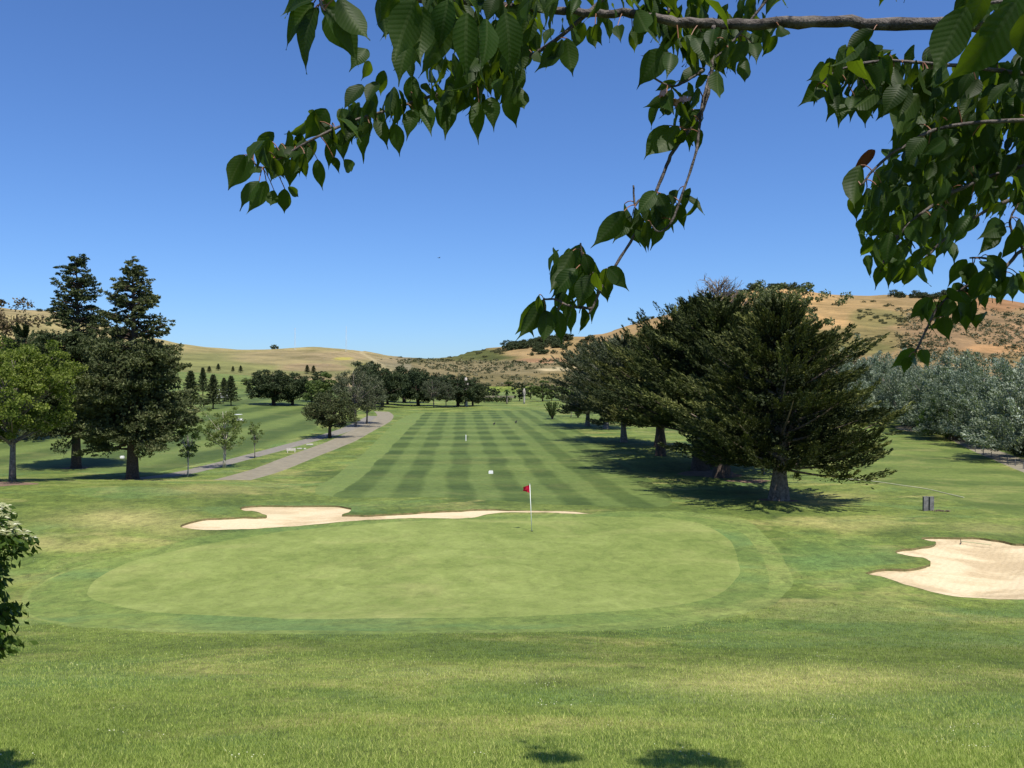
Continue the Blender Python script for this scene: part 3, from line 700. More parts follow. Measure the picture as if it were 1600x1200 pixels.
# birches
BG = 'young birches beside the cart paths'
p = place(293, 745, 50); make('birch_tree', broad(hpx(95, p), .88, 51, .32, 60, 60, .12, .09, M_BIRCH, M_BIRCHB, .055, crad=.26), p, 'slender young birch with a single pale trunk right of the redwoods', 'tree', BG)
p = place(350, 731, 50); make('birch_tree', broad(hpx(98, p), 1.75, 53, .3, 85, 65, .13, .095, M_BIRCH, M_BIRCHB, .07, stems=3, crad=.2), p, 'multi stemmed white barked birch between the two cart paths', 'tree', BG)
p = place(398, 716, 50); make('birch_tree', broad(hpx(58, p), .75, 55, .3, 34, 45, .12, .09, M_BIRCH, M_BARKG, .045, crad=.28, airy=.2), p, 'thin sparse sapling right of the white barked birch', 'tree', BG)

# ------------------------------------------------------------------ cypress row at right
CG = 'row of cypresses along the right of the fairway'
pc = place(1217, 781, 40)
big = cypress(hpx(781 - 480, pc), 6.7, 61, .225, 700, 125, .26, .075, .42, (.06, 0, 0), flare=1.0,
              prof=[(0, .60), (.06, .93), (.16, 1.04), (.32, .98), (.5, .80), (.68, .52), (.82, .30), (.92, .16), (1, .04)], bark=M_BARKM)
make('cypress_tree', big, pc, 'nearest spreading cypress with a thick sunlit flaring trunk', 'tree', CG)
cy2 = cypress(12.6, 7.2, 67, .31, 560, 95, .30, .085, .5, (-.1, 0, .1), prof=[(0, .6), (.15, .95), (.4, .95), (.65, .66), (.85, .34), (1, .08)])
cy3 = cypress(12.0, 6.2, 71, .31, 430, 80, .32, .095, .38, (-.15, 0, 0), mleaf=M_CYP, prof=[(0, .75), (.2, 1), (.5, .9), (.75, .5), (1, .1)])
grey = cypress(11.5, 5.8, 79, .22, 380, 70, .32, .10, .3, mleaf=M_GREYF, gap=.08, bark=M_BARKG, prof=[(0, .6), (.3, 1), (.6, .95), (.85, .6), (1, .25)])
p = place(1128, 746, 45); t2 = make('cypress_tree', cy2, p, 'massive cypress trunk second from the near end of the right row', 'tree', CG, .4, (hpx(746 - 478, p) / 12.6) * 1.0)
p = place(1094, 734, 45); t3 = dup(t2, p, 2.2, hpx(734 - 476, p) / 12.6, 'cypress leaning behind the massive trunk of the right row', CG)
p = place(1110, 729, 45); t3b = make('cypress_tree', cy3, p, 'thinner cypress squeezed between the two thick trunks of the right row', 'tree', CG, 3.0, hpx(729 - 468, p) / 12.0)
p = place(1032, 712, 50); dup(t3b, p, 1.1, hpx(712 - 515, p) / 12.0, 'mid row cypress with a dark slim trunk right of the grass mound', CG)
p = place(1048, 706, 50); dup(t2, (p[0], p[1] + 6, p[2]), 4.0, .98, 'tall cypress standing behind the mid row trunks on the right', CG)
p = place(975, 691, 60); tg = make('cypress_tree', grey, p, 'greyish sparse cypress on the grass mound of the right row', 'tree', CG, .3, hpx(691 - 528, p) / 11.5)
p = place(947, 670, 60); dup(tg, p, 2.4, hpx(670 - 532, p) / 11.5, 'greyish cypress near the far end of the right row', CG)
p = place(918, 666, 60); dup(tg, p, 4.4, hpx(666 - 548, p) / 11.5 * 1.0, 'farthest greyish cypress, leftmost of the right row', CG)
p = place(1193, 741, 50); make('young_tree', broad(hpx(741 - 655, p), 1.5, 85, .45, 40, 50, .25, .12, M_CYP, M_BARKG, .12), p, 'small thin trunked tree seen past the nearest cypress trunk', 'tree')
# bare topped trees above the row
def bare(H, R, seed, mm):
    r = np.random.default_rng(seed); g = Geo()
    g.tube(curve_pts((0, 0, -.2), (0, 0, H), (.5, 0, 0), 8), np.linspace(.28, .02, 8), 8)
    for i in range(170):
        z = H * r.uniform(.55, .97); a = r.uniform(0, 6.28); ln = (H - z) * .55 + r.uniform(.4, 1.1) * R * .35
        d = unit(np.array([math.cos(a), math.sin(a), r.uniform(.5, 1.5)])); tip = np.array([0, 0, z]) + d * ln
        pts = curve_pts((0, 0, z), tip, r.normal(size=3) * .3, 5); g.tube(pts, np.linspace(.05, .02, 5), 4, cap=False)
        for k in range(6):
            q = pts[r.integers(2, 5)]; g.tube([q, q + unit(d + r.normal(size=3) * .7) * ln * .35], [.022, .012], 3, cap=False)
    return g.mesh('trunk', [mm], True)
p = place(1122, 728, 60); p = np.array([(1122 - 800) / F * 72, 72, float(Z((1122 - 800) / F * 72, 72))])
t = thing('bare_tree', p, 'leafless grey tree top poking above the cypress row', 'tree'); obj('trunk', bare(6.7 - p[2] + 160 / F * 72, 3.0, 91, M_BARKG), t)
lv = Leaves(92)
for i in range(30):
    a = rng.uniform(0, 6.28); lv.clump((1.3 * math.cos(a) * rng.random(), 1.3 * math.sin(a) * rng.random(), 12.2 + 1.6 * rng.random()), (.5, .5, .3), 30, .2, .06)
obj('crown', lv.mesh('crown', M_GREYF), t)
p = np.array([(1212 - 800) / F * 64, 64, float(Z((1212 - 800) / F * 64, 64))])
make('acacia_tree', broad(6.7 - p[2] + 160 / F * 64, 2.7, 97, .70, 230, 60, .22, .12, leaf_mat('olive_foliage', (.08, .095, .04), (.12, .135, .06), (.17, .18, .08), .25), M_BARKG, .2, airy=.15, rough=.8, crad=.15), p, 'thin olive tree top showing sky gaps above the nearest cypress', 'tree')

# ------------------------------------------------------------------ silvery trees at right
SG = 'silvery willows behind the right path'
def silver(seed, H=7.5, R=5.2, m=None, n=300, per=125):
    r = np.random.default_rng(seed); lv = Leaves(seed); g = Geo()
    for k in range(6):
        a = r.uniform(0, 6.28); g.tube(curve_pts((r.normal() * .3, r.normal() * .3, -.2), (R * .5 * math.cos(a), R * .5 * math.sin(a), H * .7), (0, 0, 1), 6), np.linspace(.16, .03, 6), 6)
    for i in range(n):
        th = r.uniform(0, 6.28); el = math.asin(r.uniform(-.12, 1)); q = r.uniform(.6, 1.0) * (1 + .13 * math.sin(4 * th + seed) + r.normal() * .05)
        d = np.array([math.cos(th) * math.cos(el), math.sin(th) * math.cos(el), math.sin(el)])
        c = np.array([d[0] * R * q, d[1] * R * q, H * .12 + max(.02, d[2]) * H * .86 * q])
        lv.plume(c - d * .5, unit(d * .9 + np.array([.35, 0, .45]) + r.normal(size=3) * .3), 1.0, .34, per, .24, .085, .6, r.normal() * .12, .1)
    return g.mesh('trunk', [M_BARKG], True), lv.mesh('crown', m or M_SILVER)
s1 = silver(101); s2 = silver(103)
spots = [(1418, 668, 545, 1.15, 'silvery willow just right of the nearest cypress, partly hidden'), (1478, 676, 560, .95, 'silvery willow behind the small distant bunker'),
         (1590, 712, 556, 1.0, 'largest silvery willow overhanging the path at the right edge'), (1548, 696, 585, .95, 'silvery willow left of the largest one at the right edge'),
         (1530, 684, 570, 1.05, 'silvery willow rising behind the green bush'), (1490, 676, 575, .9, 'silvery willow between the small bunker and the green bush'),
         (1640, 740, 560, 1.1, 'silvery willow cut off by the right edge of the view'), (1575, 690, 555, 1.1, 'silvery willow in the back row near the right edge'),
         (1385, 660, 560, 1.0, 'silvery willow mostly behind the cypress foliage')]
a1 = a2 = None
for k, (sx, sy, top, wsc, lab) in enumerate(spots):
    p = place(sx, sy, 40); off = (8.5 if k in (0, 1, 5, 8, 4) else 7.3) * wsc * ((p[1] * (600 - top) / F + EYE) / 7.5); p = p + np.array([off * (.7 if k in (2, 6) else .12), off + (4 if k in (0, 1, 8) else 1), 0]); p[2] = float(Z(p[0], p[1])); h = (p[1] * (600 - top) / F + EYE - p[2]) / 7.5
    sc = (h * wsc, h * wsc, h)
    if k == 0: a1 = make('willow_tree', s1, p, lab, 'tree', SG, .2, sc)
    elif k == 1: a2 = make('willow_tree', s2, p, lab, 'tree', SG, 1.2, sc)
    else: dup((a1, a2)[k % 2], p, k * 1.3, sc, lab, SG)
p = place(1500, 690, 60); make('green_bush', silver(107, 5, 3.6, leaf_mat('green_bush_foliage', (.06, .10, .018), (.10, .15, .03), (.18, .23, .05), .3), 190, 100), (p[0] + 1, p[1] + 4.0, p[2]), 'round green bush in front of the silvery willows', 'bush', None, 0, hpx(686 - 612, p) / 5)

# dark undergrowth under the willows
lv = Leaves(109)
for k in range(120):
    sx = rng.uniform(1440, 1640); p = place(sx, np.interp(sx, [1440, 1480, 1540, 1600, 1640], [670, 680, 690, 706, 722]), 40)
    lv.clump(p + (.5, 4.0, .5), (1.0, 1.0, .7), 60, .28, .12, -.2)
tag(obj('undergrowth', lv.mesh('undergrowth', M_OAK)), 'dark undergrowth below the silvery willows', None, None, 'stuff')

# ------------------------------------------------------------------ trees of the middle distance
cyA = broad(6.0, 3.3, 122, .24, 190, 60, .26, .12, leaf_mat('small_cypress_foliage', (.032, .044, .018), (.056, .070, .028), (.105, .118, .045), .15), M_BARK, .2, rough=.35, crad=.15)
cyB = broad(8.0, 4.6, 127, .12, 190, 80, .38, .2, M_OAKD, M_BARK, .32, rough=.22, crad=.17)
gryA = broad(11, 5.2, 131, .22, 130, 80, .34, .16, M_GREYF, M_BARKG, .22, rough=.35)
def cone(H, R, seed, m):
    lv = Leaves(seed); g = Geo(); r = np.random.default_rng(seed)
    g.tube([(0, 0, -.3), (0, 0, H * .3), (0, 0, H * .97)], [.16, .12, .02], 6)
    for i in range(95):
        t = i / 95; z = H * (.14 + .84 * t); rad = R * (1 - t) ** .75 * r.uniform(.7, 1.1) + .08; a = i * 2.4
        d = np.array([math.cos(a), math.sin(a), .1]); lv.plume(np.array([0, 0, z]) + d * rad * .1, d + (0, 0, r.normal() * .1), rad * .95, .22, 42, .36, .15, .45, r.normal() * .1)
    return g.mesh('trunk', [M_BARK], True), lv.mesh('crown', m)
coneA = cone(7, 2.1, 137, M_OAK)
roundA = broad(6, 3.3, 139, .12, 70, 55, .42, .26, M_OAK, M_BARK, .2)
roundB = broad(6, 3.3, 149, .1, 70, 55, .42, .26, M_BUSH, M_BARK, .2)
PROTO = {}
def far(kind, meshes, sx, sy, top, lab, wid=1., cat='tree', group=None, name=None, H0=1., rz=None, dmin=60, dz=0):
    p = place(sx, sy, dmin); p[2] += dz; h = hpx(sy - top, p) / H0; sc = (h * wid, h * wid, h); rz = rz if rz is not None else (sx * 1.7) % 6.28
    if kind not in PROTO: PROTO[kind] = make(name, meshes, p, lab, cat, group, rz, sc); return PROTO[kind]
    return dup(PROTO[kind], p, rz, sc, lab, group)
far('cyA', cyA, 515, 684, 612, 'small spreading cypress between the two cart paths', 1.12, H0=6, name='cypress_tree')
far('gry', gryA, 556, 667, 568, 'tall grey green airy tree behind the small spreading cypress', .82, H0=11, name='grey_leaved_tree')
far('gry', gryA, 573, 662, 588, 'shorter grey green tree beside the bend of the cart path', .95, H0=11)
far('cyB', cyB, 428, 633, 576, 'dark wide cypress, left of the pair on the left fairway', 1.25, H0=8, name='dark_cypress_tree', group='dark cypress pair on the left fairway')
far('cyB', cyB, 457, 633, 582, 'dark wide cypress, right of the pair on the left fairway', 1.1, H0=8, group='dark cypress pair on the left fairway')
far('cyB', cyB, 597, 636, 574, 'dark conifer behind the grey green trees at the path', 1.0, H0=8)
far('cyB', cyB, 606, 632, 588, 'lower dark conifer at the far end of the cart path', 1.1, H0=8)
far('cyB', cyB, 632, 629, 572, 'dark tree leftmost of the far clump beyond the fairway', 1.15, H0=8)
far('cyB', cyB, 654, 634, 578, 'dark tree second from left in the far clump beyond the fairway', 1.15, H0=8)
far('gry', gryA, 678, 637, 588, 'grey airy tree in the middle of the far clump', 1.0, H0=11)
far('gry', gryA, 697, 637, 596, 'pale grey airy tree right of centre in the far clump', .9, H0=11)
far('cyB', cyB, 716, 635, 584, 'dark tree beside the bleached trunk in the far clump', 1.2, H0=8)
far('cyB', cyB, 739, 634, 596, 'dark tree rightmost in the far clump beyond the fairway', 1.0, H0=8)
for k, (sx, sy, top, w, lab) in enumerate([(298, 641, 579, .95, 'dark young conifer leftmost on the left fairway'), (333, 639, 585, .95, 'dark young conifer second from left on the left fairway'),
        (361, 634, 587, 1., 'dark young conifer right of the parked golf cart'), (350, 628, 590, .9, 'dark young conifer half hidden beside the golf cart'), (317, 618, 574, .8, 'dark young conifer up the slope between the first two'),
        (389, 617, 598, 1.2, 'lone small conifer casting a short shadow on the left slope'), (480, 584, 570, 1.3, 'tiny conifer left of two on the yellow hill foot'),
        (490, 585, 571, 1.3, 'tiny conifer right of two on the yellow hill foot'), (327, 582, 572, 1.6, 'tiny conifer leftmost along the top of the left slope'), (341, 579, 568, 1.3, 'tiny conifer second along the top of the left slope'),
        (364, 581, 572, 1.3, 'tiny conifer third along the top of the left slope'), (376, 582, 571, 1.3, 'tiny conifer fourth along the top of the left slope')]):
    far('cone', coneA, sx, sy, top, lab, w * 1.05, H0=7, name='conifer_tree', group='young conifers on the left slope')
for k, (sx, sy, top, w, kd, lab) in enumerate([(505, 640, 585, 1.0, 1, 'mid green bushy tree left of the grey green trees'), (487, 628, 596, 1.3, 1, 'light green bush between the dark pair and the grey trees'), (476, 612, 590, 1.0, 1, 'small green tree behind the dark cypress pair'),
        (318, 636, 620, 1.2, 1, 'low green bush between the young conifers'), (500, 607, 579, 1.0, 0, 'dark rounded tree above the grey green trees'), (575, 630, 562, .8, 0, 'dark treetop above the tall grey green tree'),
        (385, 602, 591, 1.6, 1, 'small bush on the upper left slope'), (352, 603, 594, 1.6, 1, 'low bush on the upper left slope'), (404, 606, 594, 1.4, 1, 'low bush above the lone small conifer')]):
    far('r%d' % kd, (roundA, roundB)[kd], sx, sy, top, lab, w, H0=6, name='bushy_tree')
for k, (sx, sy, top, w, kd, lab) in enumerate([(772, 621, 606, 1.5, 0, 'dark low tree behind the yard beyond the fairway'), (812, 627, 597, .75, 0, 'dark narrow tree between the two far palms'), (829, 624, 600, .8, 1, 'green tree right of the pale far palm'),
        (848, 627, 596, 1.0, 1, 'rounded green tree right of the far palms'), (862, 626, 603, 1.0, 0, 'dark tree behind the vase shaped shrub'), (880, 626, 600, 1.0, 1, 'green tree left of the far end of the cypress row'),
        (757, 614, 600, 1.4, 0, 'dark bush left of the far yard'), (898, 634, 606, .9, 1, 'green tree beside the last greyish cypress'), (740, 604, 592, 1.5, 0, 'bush above the dark trees of the far clump'), (795, 606, 594, 1.2, 1, 'bush above the far palm on the scrub slope'),
        (1418, 562, 534, .7, 0, 'dark narrow tree on the hillside above the silvery willows')]):
    far('r%d' % kd, (roundA, roundB)[kd], sx, sy, top, lab, w, H0=6, name='bushy_tree', dmin=200)
# vase shaped shrubs on the right of the fairway
def vase(seed, H=1.6, m=None):
    r = np.random.default_rng(seed); g = Geo(); lv = Leaves(seed)
    for i in range(34):
        a = r.uniform(0, 6.28); s = r.uniform(.1, .75); tip = np.array([math.cos(a) * s * H * .7, math.sin(a) * s * H * .7, H * r.uniform(.75, 1)])
        g.tube([(0, 0, -.05), tip * .5 * [.8, .8, 1], tip], [.03, .018, .006], 4, cap=False); lv.plume(tip * .25, tip, H * .75, .09, 60, .14, .06, .35, r.normal() * .1)
    return g.mesh('stems', [M_BARK]), lv.mesh('foliage', m or M_BUSH)
p = place(863, 655, 60); vs = make('shrub', vase(151), p, 'vase shaped shrub standing alone on the right side of the fairway', 'shrub', None, 0, hpx(28, p) / 1.6, ('stems', 'foliage'))
p = place(903, 653, 60); dup(vs, p, 2, hpx(22, p) / 1.6, 'smaller vase shaped shrub nearer the cypress row')
p = place(892, 652, 60); make('sapling', broad(3.0, 1.4, 153, .35, 26, 40, .18, .1, M_GREYF, M_BARKG, .05), p, 'pale young tree left of the smaller vase shaped shrub', 'tree', None, 0, hpx(36, p) / 3.0)

# palms
def palm(H, seed, dead=False):
    r = np.random.default_rng(seed); g = Geo(); g.tube(curve_pts((0, 0, -.2), (0, 0, H), (.1, 0, 0), 6), np.linspace(.24, .16, 6), 8); fv, ff = [], []
    fr = Geo()
    for i in range(26):
        a = i * 2.4; el = r.uniform(-1.2, 1.0) if not dead else r.uniform(-1.5, -1.1); ln = 1.5 * H / 5
        d = np.array([math.cos(a), math.sin(a), 0]); P_ = [np.array([0, 0, H]) + d * ln * s * math.cos(el) + np.array([0, 0, math.sin(el) * ln * s - .5 * ln * s * s]) for s in np.linspace(0, 1, 5)]
        if dead: P_ = [np.array([0, 0, H * (1 - .03)]) + d * .28 * min(1, s * 3) + np.array([0, 0, -s * H * .42]) for s in np.linspace(0, 1, 5)]
        sd = np.array([-d[1], d[0], 0]); wds = [.05, .24, .26, .18, .02]
        V = [q + sd * w for q, w in zip(P_, wds)] + [q - sd * w for q, w in zip(P_, wds)] + [q + (0, 0, .09) for q in P_]
        fr.add(V, [(j, j + 1, 11 + j, 10 + j) for j in range(4)] + [(10 + j, 11 + j, 6 + j, 5 + j) for j in range(4)])
    return g.mesh('trunk', [M_DEADW if dead else M_BARKG], True), fr.mesh('fronds', [M_DEADW if dead else M_BUSH])
p = place(728, 635, 100); make('palm_tree', palm(4, 161, True), p, 'bleached dead palm with a hanging skirt beside the far clump', 'palm', None, 0, hpx(45, p) / 4, ('trunk', 'fronds'))
p = place(819, 631, 100); make('palm_tree', palm(4, 163, True), p, 'pale shaggy palm right of the green topped palm', 'palm', None, 0, hpx(24, p) / 4, ('trunk', 'fronds'))
p = place(792, 631, 100); make('palm_tree', palm(4, 165), p, 'small green topped palm beyond the end of the fairway', 'palm', None, 0, hpx(20, p) / 4, ('trunk', 'fronds'))

# hedge of low shrubs along the far yard, each bush its own
for k in range(11):
    sx = 752 + k * 4.2 + (k % 3); 
    far('r%d' % (k % 2), None, sx, 629, 621 - (k % 3), 'low shrub in the loose hedge at the far end of the fairway', 1.0, H0=6, cat='shrub', group='hedge at the far end of the fairway', dmin=150)
p1 = place(755, 622, 200); g = Geo(); Lw = 50 * p1[1] / F; g.box((Lw / 2, 0, .4), (Lw, .25, .8)); 
o = obj('low_wall', g.mesh('low_wall', [M_PATH]), None, p1); tag(o, 'long low pale wall beyond the hedge at the end of the fairway', 'wall')

# ------------------------------------------------------------------ oaks and brush on the hills
oakm = [broad(5, 4.2, s, .05, 26, 42, .75, .5, M_OAK, M_BARK, .2, crad=.3)[1] for s in (171, 173, 175)]
brushm = [broad(4, 4.0, s, .02, 22, 38, .7, .45, leaf_mat('hill_brush_%d' % s, (.06, .065, .03), (.09, .095, .042), (.14, .13, .065), .1), M_BARK, .2, crad=.32)[1] for s in (177, 179)]
def hill_pt(sx, sy):
    return hit(sx, sy, 425)
OAKS = []
def oak_area(n, x0, x1, y0, y1, size, lab, grp, mm=oakm, cat='oak', flat=1.0, seed=0, fn=None):
    r = np.random.default_rng(seed); words = 'first second third fourth fifth sixth seventh eighth ninth'.split()
    xs = sorted(r.uniform(x0, x1, n))
    for i in range(n):
        sx = xs[i]; a, b = (y0(sx), y1(sx)) if callable(y0) else (y0, y1)
        sy = r.uniform(min(a, b), max(a, b)); p = hill_pt(sx, sy)
        s = size * (1.25 if cat == 'oak' else 1.1) * r.uniform(.5, 1.15) ** 1.4 * p[1] / F / 8.4
        o = obj('oak_tree' if cat == 'oak' else 'hill_shrub', mm[r.integers(len(mm))]); o.location = (p[0], p[1], p[2] - .8 * s); o.rotation_euler = (0, 0, r.uniform(0, 6)); o.scale = (s, s, s * flat)
        tag(o, (words[i] + ' from the left, ' + lab) if n <= 9 else lab, cat, grp)
rd = lambda sx: float(np.interp(sx, RIDGE[:, 0], RIDGE[:, 1]))
oak_area(52, 790, 890, lambda s: rd(s) + 3, lambda s: rd(s) + 26 if s > 820 else rd(s) + 12, 15, 'dark oak in the thicket on the hillside above the fairway end', 'oaks in the hillside thicket', seed=1)
oak_area(9, 903, 935, 530, 550, 14, 'dark oak in the small cluster right of the hillside thicket', 'oaks right of the thicket', seed=2)
oak_area(16, 1172, 1258, lambda s: rd(s) - 0, lambda s: rd(s) + 3, 15, 'dark oak of the grove capping the highest hilltop', 'oaks on the highest hilltop', seed=3)
oak_area(15, 1392, 1482, lambda s: rd(s), lambda s: rd(s) + 5, 14, 'dark oak of the long ridge grove beyond the cherry leaves', 'oaks on the long ridge', seed=4)
oak_area(5, 988, 1026, lambda s: rd(s) - 0, lambda s: rd(s) + 3, 10, 'dark oak of the little clump on the ascending ridge', 'oaks on the ascending ridge', seed=5)
oak_area(6, 1052, 1106, lambda s: rd(s) - 0, lambda s: rd(s) + 3, 12, 'dark oak of the clump where the ridge steepens', 'oaks where the ridge steepens', seed=6)
oak_area(14, 1120, 1176, lambda s: rd(s) - 0, lambda s: rd(s) + 3, 9, 'dark oak just left of the hilltop grove', 'oaks left of the hilltop grove', seed=7)
oak_area(3, 424, 440, 544, 546, 10, 'dark oak alone on the skyline of the left hill', 'oaks on the left skyline', seed=8)
oak_area(5, 52, 86, lambda s: rd(s), lambda s: rd(s) + 2, 7, 'small dark oak on the skyline above the leafy left tree', 'oaks on the far left skyline', seed=9)
oak_area(46, 1330, 1420, lambda s: 478 + (s - 1330) * .22, lambda s: 500 + (s - 1330) * .12, 8, 'green brush in the gully of the right hill', 'brush in the right gully', brushm, 'shrub', .8, 10)
oak_area(30, 1290, 1420, 522, 556, 11, 'green brush low on the right hill', 'brush low on the right hill', brushm, 'shrub', .8, 11)
oak_area(14, 1290, 1400, lambda s: rd(s), lambda s: rd(s) + 18, 8, 'dark shrub scattered near the top of the right hill', 'shrubs near the right hilltop', brushm, 'shrub', .8, 12)
oak_area(30, 690, 800, lambda s: rd(s) + 2, lambda s: rd(s) + 14, 9, 'green brush on the slope of the saddle', 'brush on the saddle', brushm, 'shrub', .8, 13)
oak_area(18, 590, 680, lambda s: rd(s) + 1, lambda s: rd(s) + 8, 6, 'small brush along the saddle skyline', 'brush on the saddle skyline', brushm, 'shrub', .8, 14)
oak_area(8, 800, 880, 562, 572, 7, 'small dark shrub on the reddish slope below the thicket', 'shrubs on the reddish slope', oakm, 'shrub', .9, 15)

lv = Leaves(181); r = np.random.default_rng(5)
for i in range(5200):
    if i < 2700: sx = r.uniform(620, 960); sy = r.uniform(562, 616)
    else: sx = r.uniform(1400, 1640); sy = r.uniform(482, 570)
    p = hill_pt(sx, sy); s = r.uniform(.3, 1.0) ** 1.5 * 1.5 * (p[1] / 700)
    if fbm(p[0] / 18, p[1] / 30, 77, 3) < -.12: continue
    lv.clump(p + (0, 0, .5 * s), (1.5 * s, 1.5 * s, 1.0 * s), 18, .95 * s + .2, .6 * s + .1, r.normal() * .3 + .05)
tag(obj('scrub', lv.mesh('scrub', M_SCRUB)), 'dry scrub covering the slopes beyond the course', None, None, 'stuff')

# radio masts on the left skyline
def mast(H):
    g = Geo(); w = .8
    for k in range(3):
        a = k * 2.094; g.tube([(w * math.cos(a), w * math.sin(a), 0), (w * .5 * math.cos(a), w * .5 * math.sin(a), H)], [.055, .04], 4)
    n = 14
    for j in range(n):
        for k in range(3):
            a = k * 2.094; b = (k + 1) * 2.094; s0 = w * (1 - .5 * j / n); s1 = w * (1 - .5 * (j + 1) / n)
            g.tube([(s0 * math.cos(a), s0 * math.sin(a), H * j / n), (s1 * math.cos(b), s1 * math.sin(b), H * (j + 1) / n)], [.03, .03], 3, cap=False)
    return g.mesh('radio_mast', [simple('mast_steel', (.6, .6, .6), .5)])
mm = mast(30)
for sx, sy, lab in ((461, 545, 'faint lattice radio mast left of two on the skyline'), (541, 548, 'faint lattice radio mast right of two on the skyline')):
    p = hill_pt(sx, sy + 1.5); o = obj('radio_mast', mm, None, p); o.scale = (.8, .8, hpx(34 if sx < 500 else 40, p) / 30); tag(o, lab, 'mast', 'radio masts on the left skyline')

# ------------------------------------------------------------------ flag
p = hit(831, 830, 20); Hf = hpx(73, p)
t = thing('golf_flag', p, 'white flagstick with a red flag in the putting green', 'golf flag')
g = Geo(); lean = -.09
g.tube([(0, 0, -.1), (lean * .5, 0, Hf * .5), (lean, 0, Hf)], [.017, .016, .013], 10); obj('pole', g.mesh('pole', [M_WHITE], True), t)
g = Geo(); g.tube([(lean, 0, Hf), (lean, 0, Hf + .03)], [.02, .012], 8); obj('pole_cap', g.mesh('pole_cap', [M_WHITE], True), t)
V, Fc = [], []; nx, nz = 12, 8
for i in range(nx + 1):
    for j in range(nz + 1):
        a = i / nx; b = j / nz; w = .30 * a; hh = .35 * (1 - .35 * a)
        V.append((lean + .004 - w + .02 * math.sin(b * 7), .07 * math.sin(a * 7 + b * 2) * a + .03 * math.sin(b * 9) * a, Hf - .03 - .03 * a - b * hh - .10 * a * math.sin(b * 3.0) * (1 - b) - .06 * a * a + (.05 * a if j > 6 else 0)))
        if i < nx and j < nz: k = i * (nz + 1) + j; Fc.append((k, k + 1, k + nz + 2, k + nz + 1))
me = new_mesh('flag', V, Fc, mats=[leaf_mat('red_flag_cloth', (.42, .012, .02), (.42, .012, .02), None, .3, .7, (1, 1, 1), objvar=0)], smooth=True); obj('flag', me, t)
g = Geo(); g.tube([(0, 0, .012), (0, 0, .0)], [.055, .055], 14); obj('hole', g.mesh('hole', [simple('cup_shadow', (.015, .015, .015), 1)]), t)

# ------------------------------------------------------------------ small things on the course
def small(name, g, mats, sx, sy, lab, cat, dmin=3, rz=0, group=None):
    p = hit(sx, sy, dmin); o = obj(name, g.mesh(name, mats), None, p); o.rotation_euler = (0, 0, rz); return tag(o, lab, cat, group)
g = Geo(); g.box((0, 0, .09), (.34, .22, .18)); g.tube([(-.12, 0, .18), (-.12, 0, .24), (.12, 0, .24), (.12, 0, .18)], .012, 5); small('yardage_marker', g, [M_WHITE], 767, 740, 'small white block marker in the middle of the fairway', 'marker', 40)
g = Geo(); g.tube([(0, 0, 0), (0, 0, .65)], .05, 8); g.tube([(0, 0, .65), (0, 0, .72)], [.05, .02], 8); small('yardage_post', g, [M_WHITE], 728, 689, 'thin white post farther down the striped fairway', 'marker', 60)
g = Geo(); g.box((0, 0, .09), (.34, .2, .18)); g.box((0, 0, .2), (.24, .14, .04)); small('tee_marker', g, [M_WHITE], 191, 716, 'white box marker on the grass between the two redwood trunks', 'marker', 60)
M_DKW = simple('weathered_grey_wood', (.20, .195, .185), .9, 5, (.085, .082, .08), .5)
# the pair of grey slabs beside the right bunker
p = hit(1451, 798, 30); t = thing('slab_post', p, 'pair of upright grey wooden slabs standing on the grass at right', 'marker post', None, .25)
for k, dx in enumerate((-.2, .2)):
    g = Geo(); h = hpx(22, p) - .03 * k; g.box((dx, .05 * k, h / 2 - .05), (.28, .11, h + .1), tilt=.02, rz=.12 * k); g.box((dx, .05 * k, h + .010), (.29, .12, .018), rz=.12 * k); obj('slab', g.mesh('slab', [M_DKW]), t)
g = Geo(); r = np.random.default_rng(4)
for k in range(26):
    s = r.uniform(.03, .09); g.box((r.uniform(.1, 1.0), r.uniform(-.15, .2), s * .4), (s * 1.5, s, s * .8), r.uniform(0, 3))
o = small('rubble', g, [simple('clod_soil', (.22, .17, .11), 1, 9, (.08, .07, .04))], 1453, 799, None, None, 30); tag(o, 'scatter of clods and twigs beside the grey slabs', None, None, 'stuff')
# rake
pa = hit(1502, 845, 25); pb = hit(1549, 849, 25); L_ = float(np.linalg.norm(pb - pa)); t = thing('bunker_rake', pa - (0, 0, .12), 'rake lying on the sand at the back of the right bunker', 'rake', None, math.atan2(pb[1] - pa[1], pb[0] - pa[0]))
g = Geo(); g.tube([(0, 0, .10), (L_, 0, .05)], .016, 7); obj('handle', g.mesh('handle', [simple('rake_handle', (.38, .40, .22), .5)]), t)
g = Geo(); g.box((0, 0, .08), (.04, .34, .03)); obj('head', g.mesh('head', [simple('rake_head', (.26, .22, .13), .6)]), t)
for k in range(9):
    g = Geo(); g.tube([(0, -.15 + k * .0375, .08), (0, -.15 + k * .0375, .03)], [.008, .004], 5); obj('tine', g.mesh('tine', [M_BARK]), t)
g = Geo(); g.tube([(0, 0, -.05), (0, 0, .10)], .012, 6); small('stake', g, [M_BARK], 1501, 846, 'short dark stake standing in the right bunker sand', 'stake', 25)
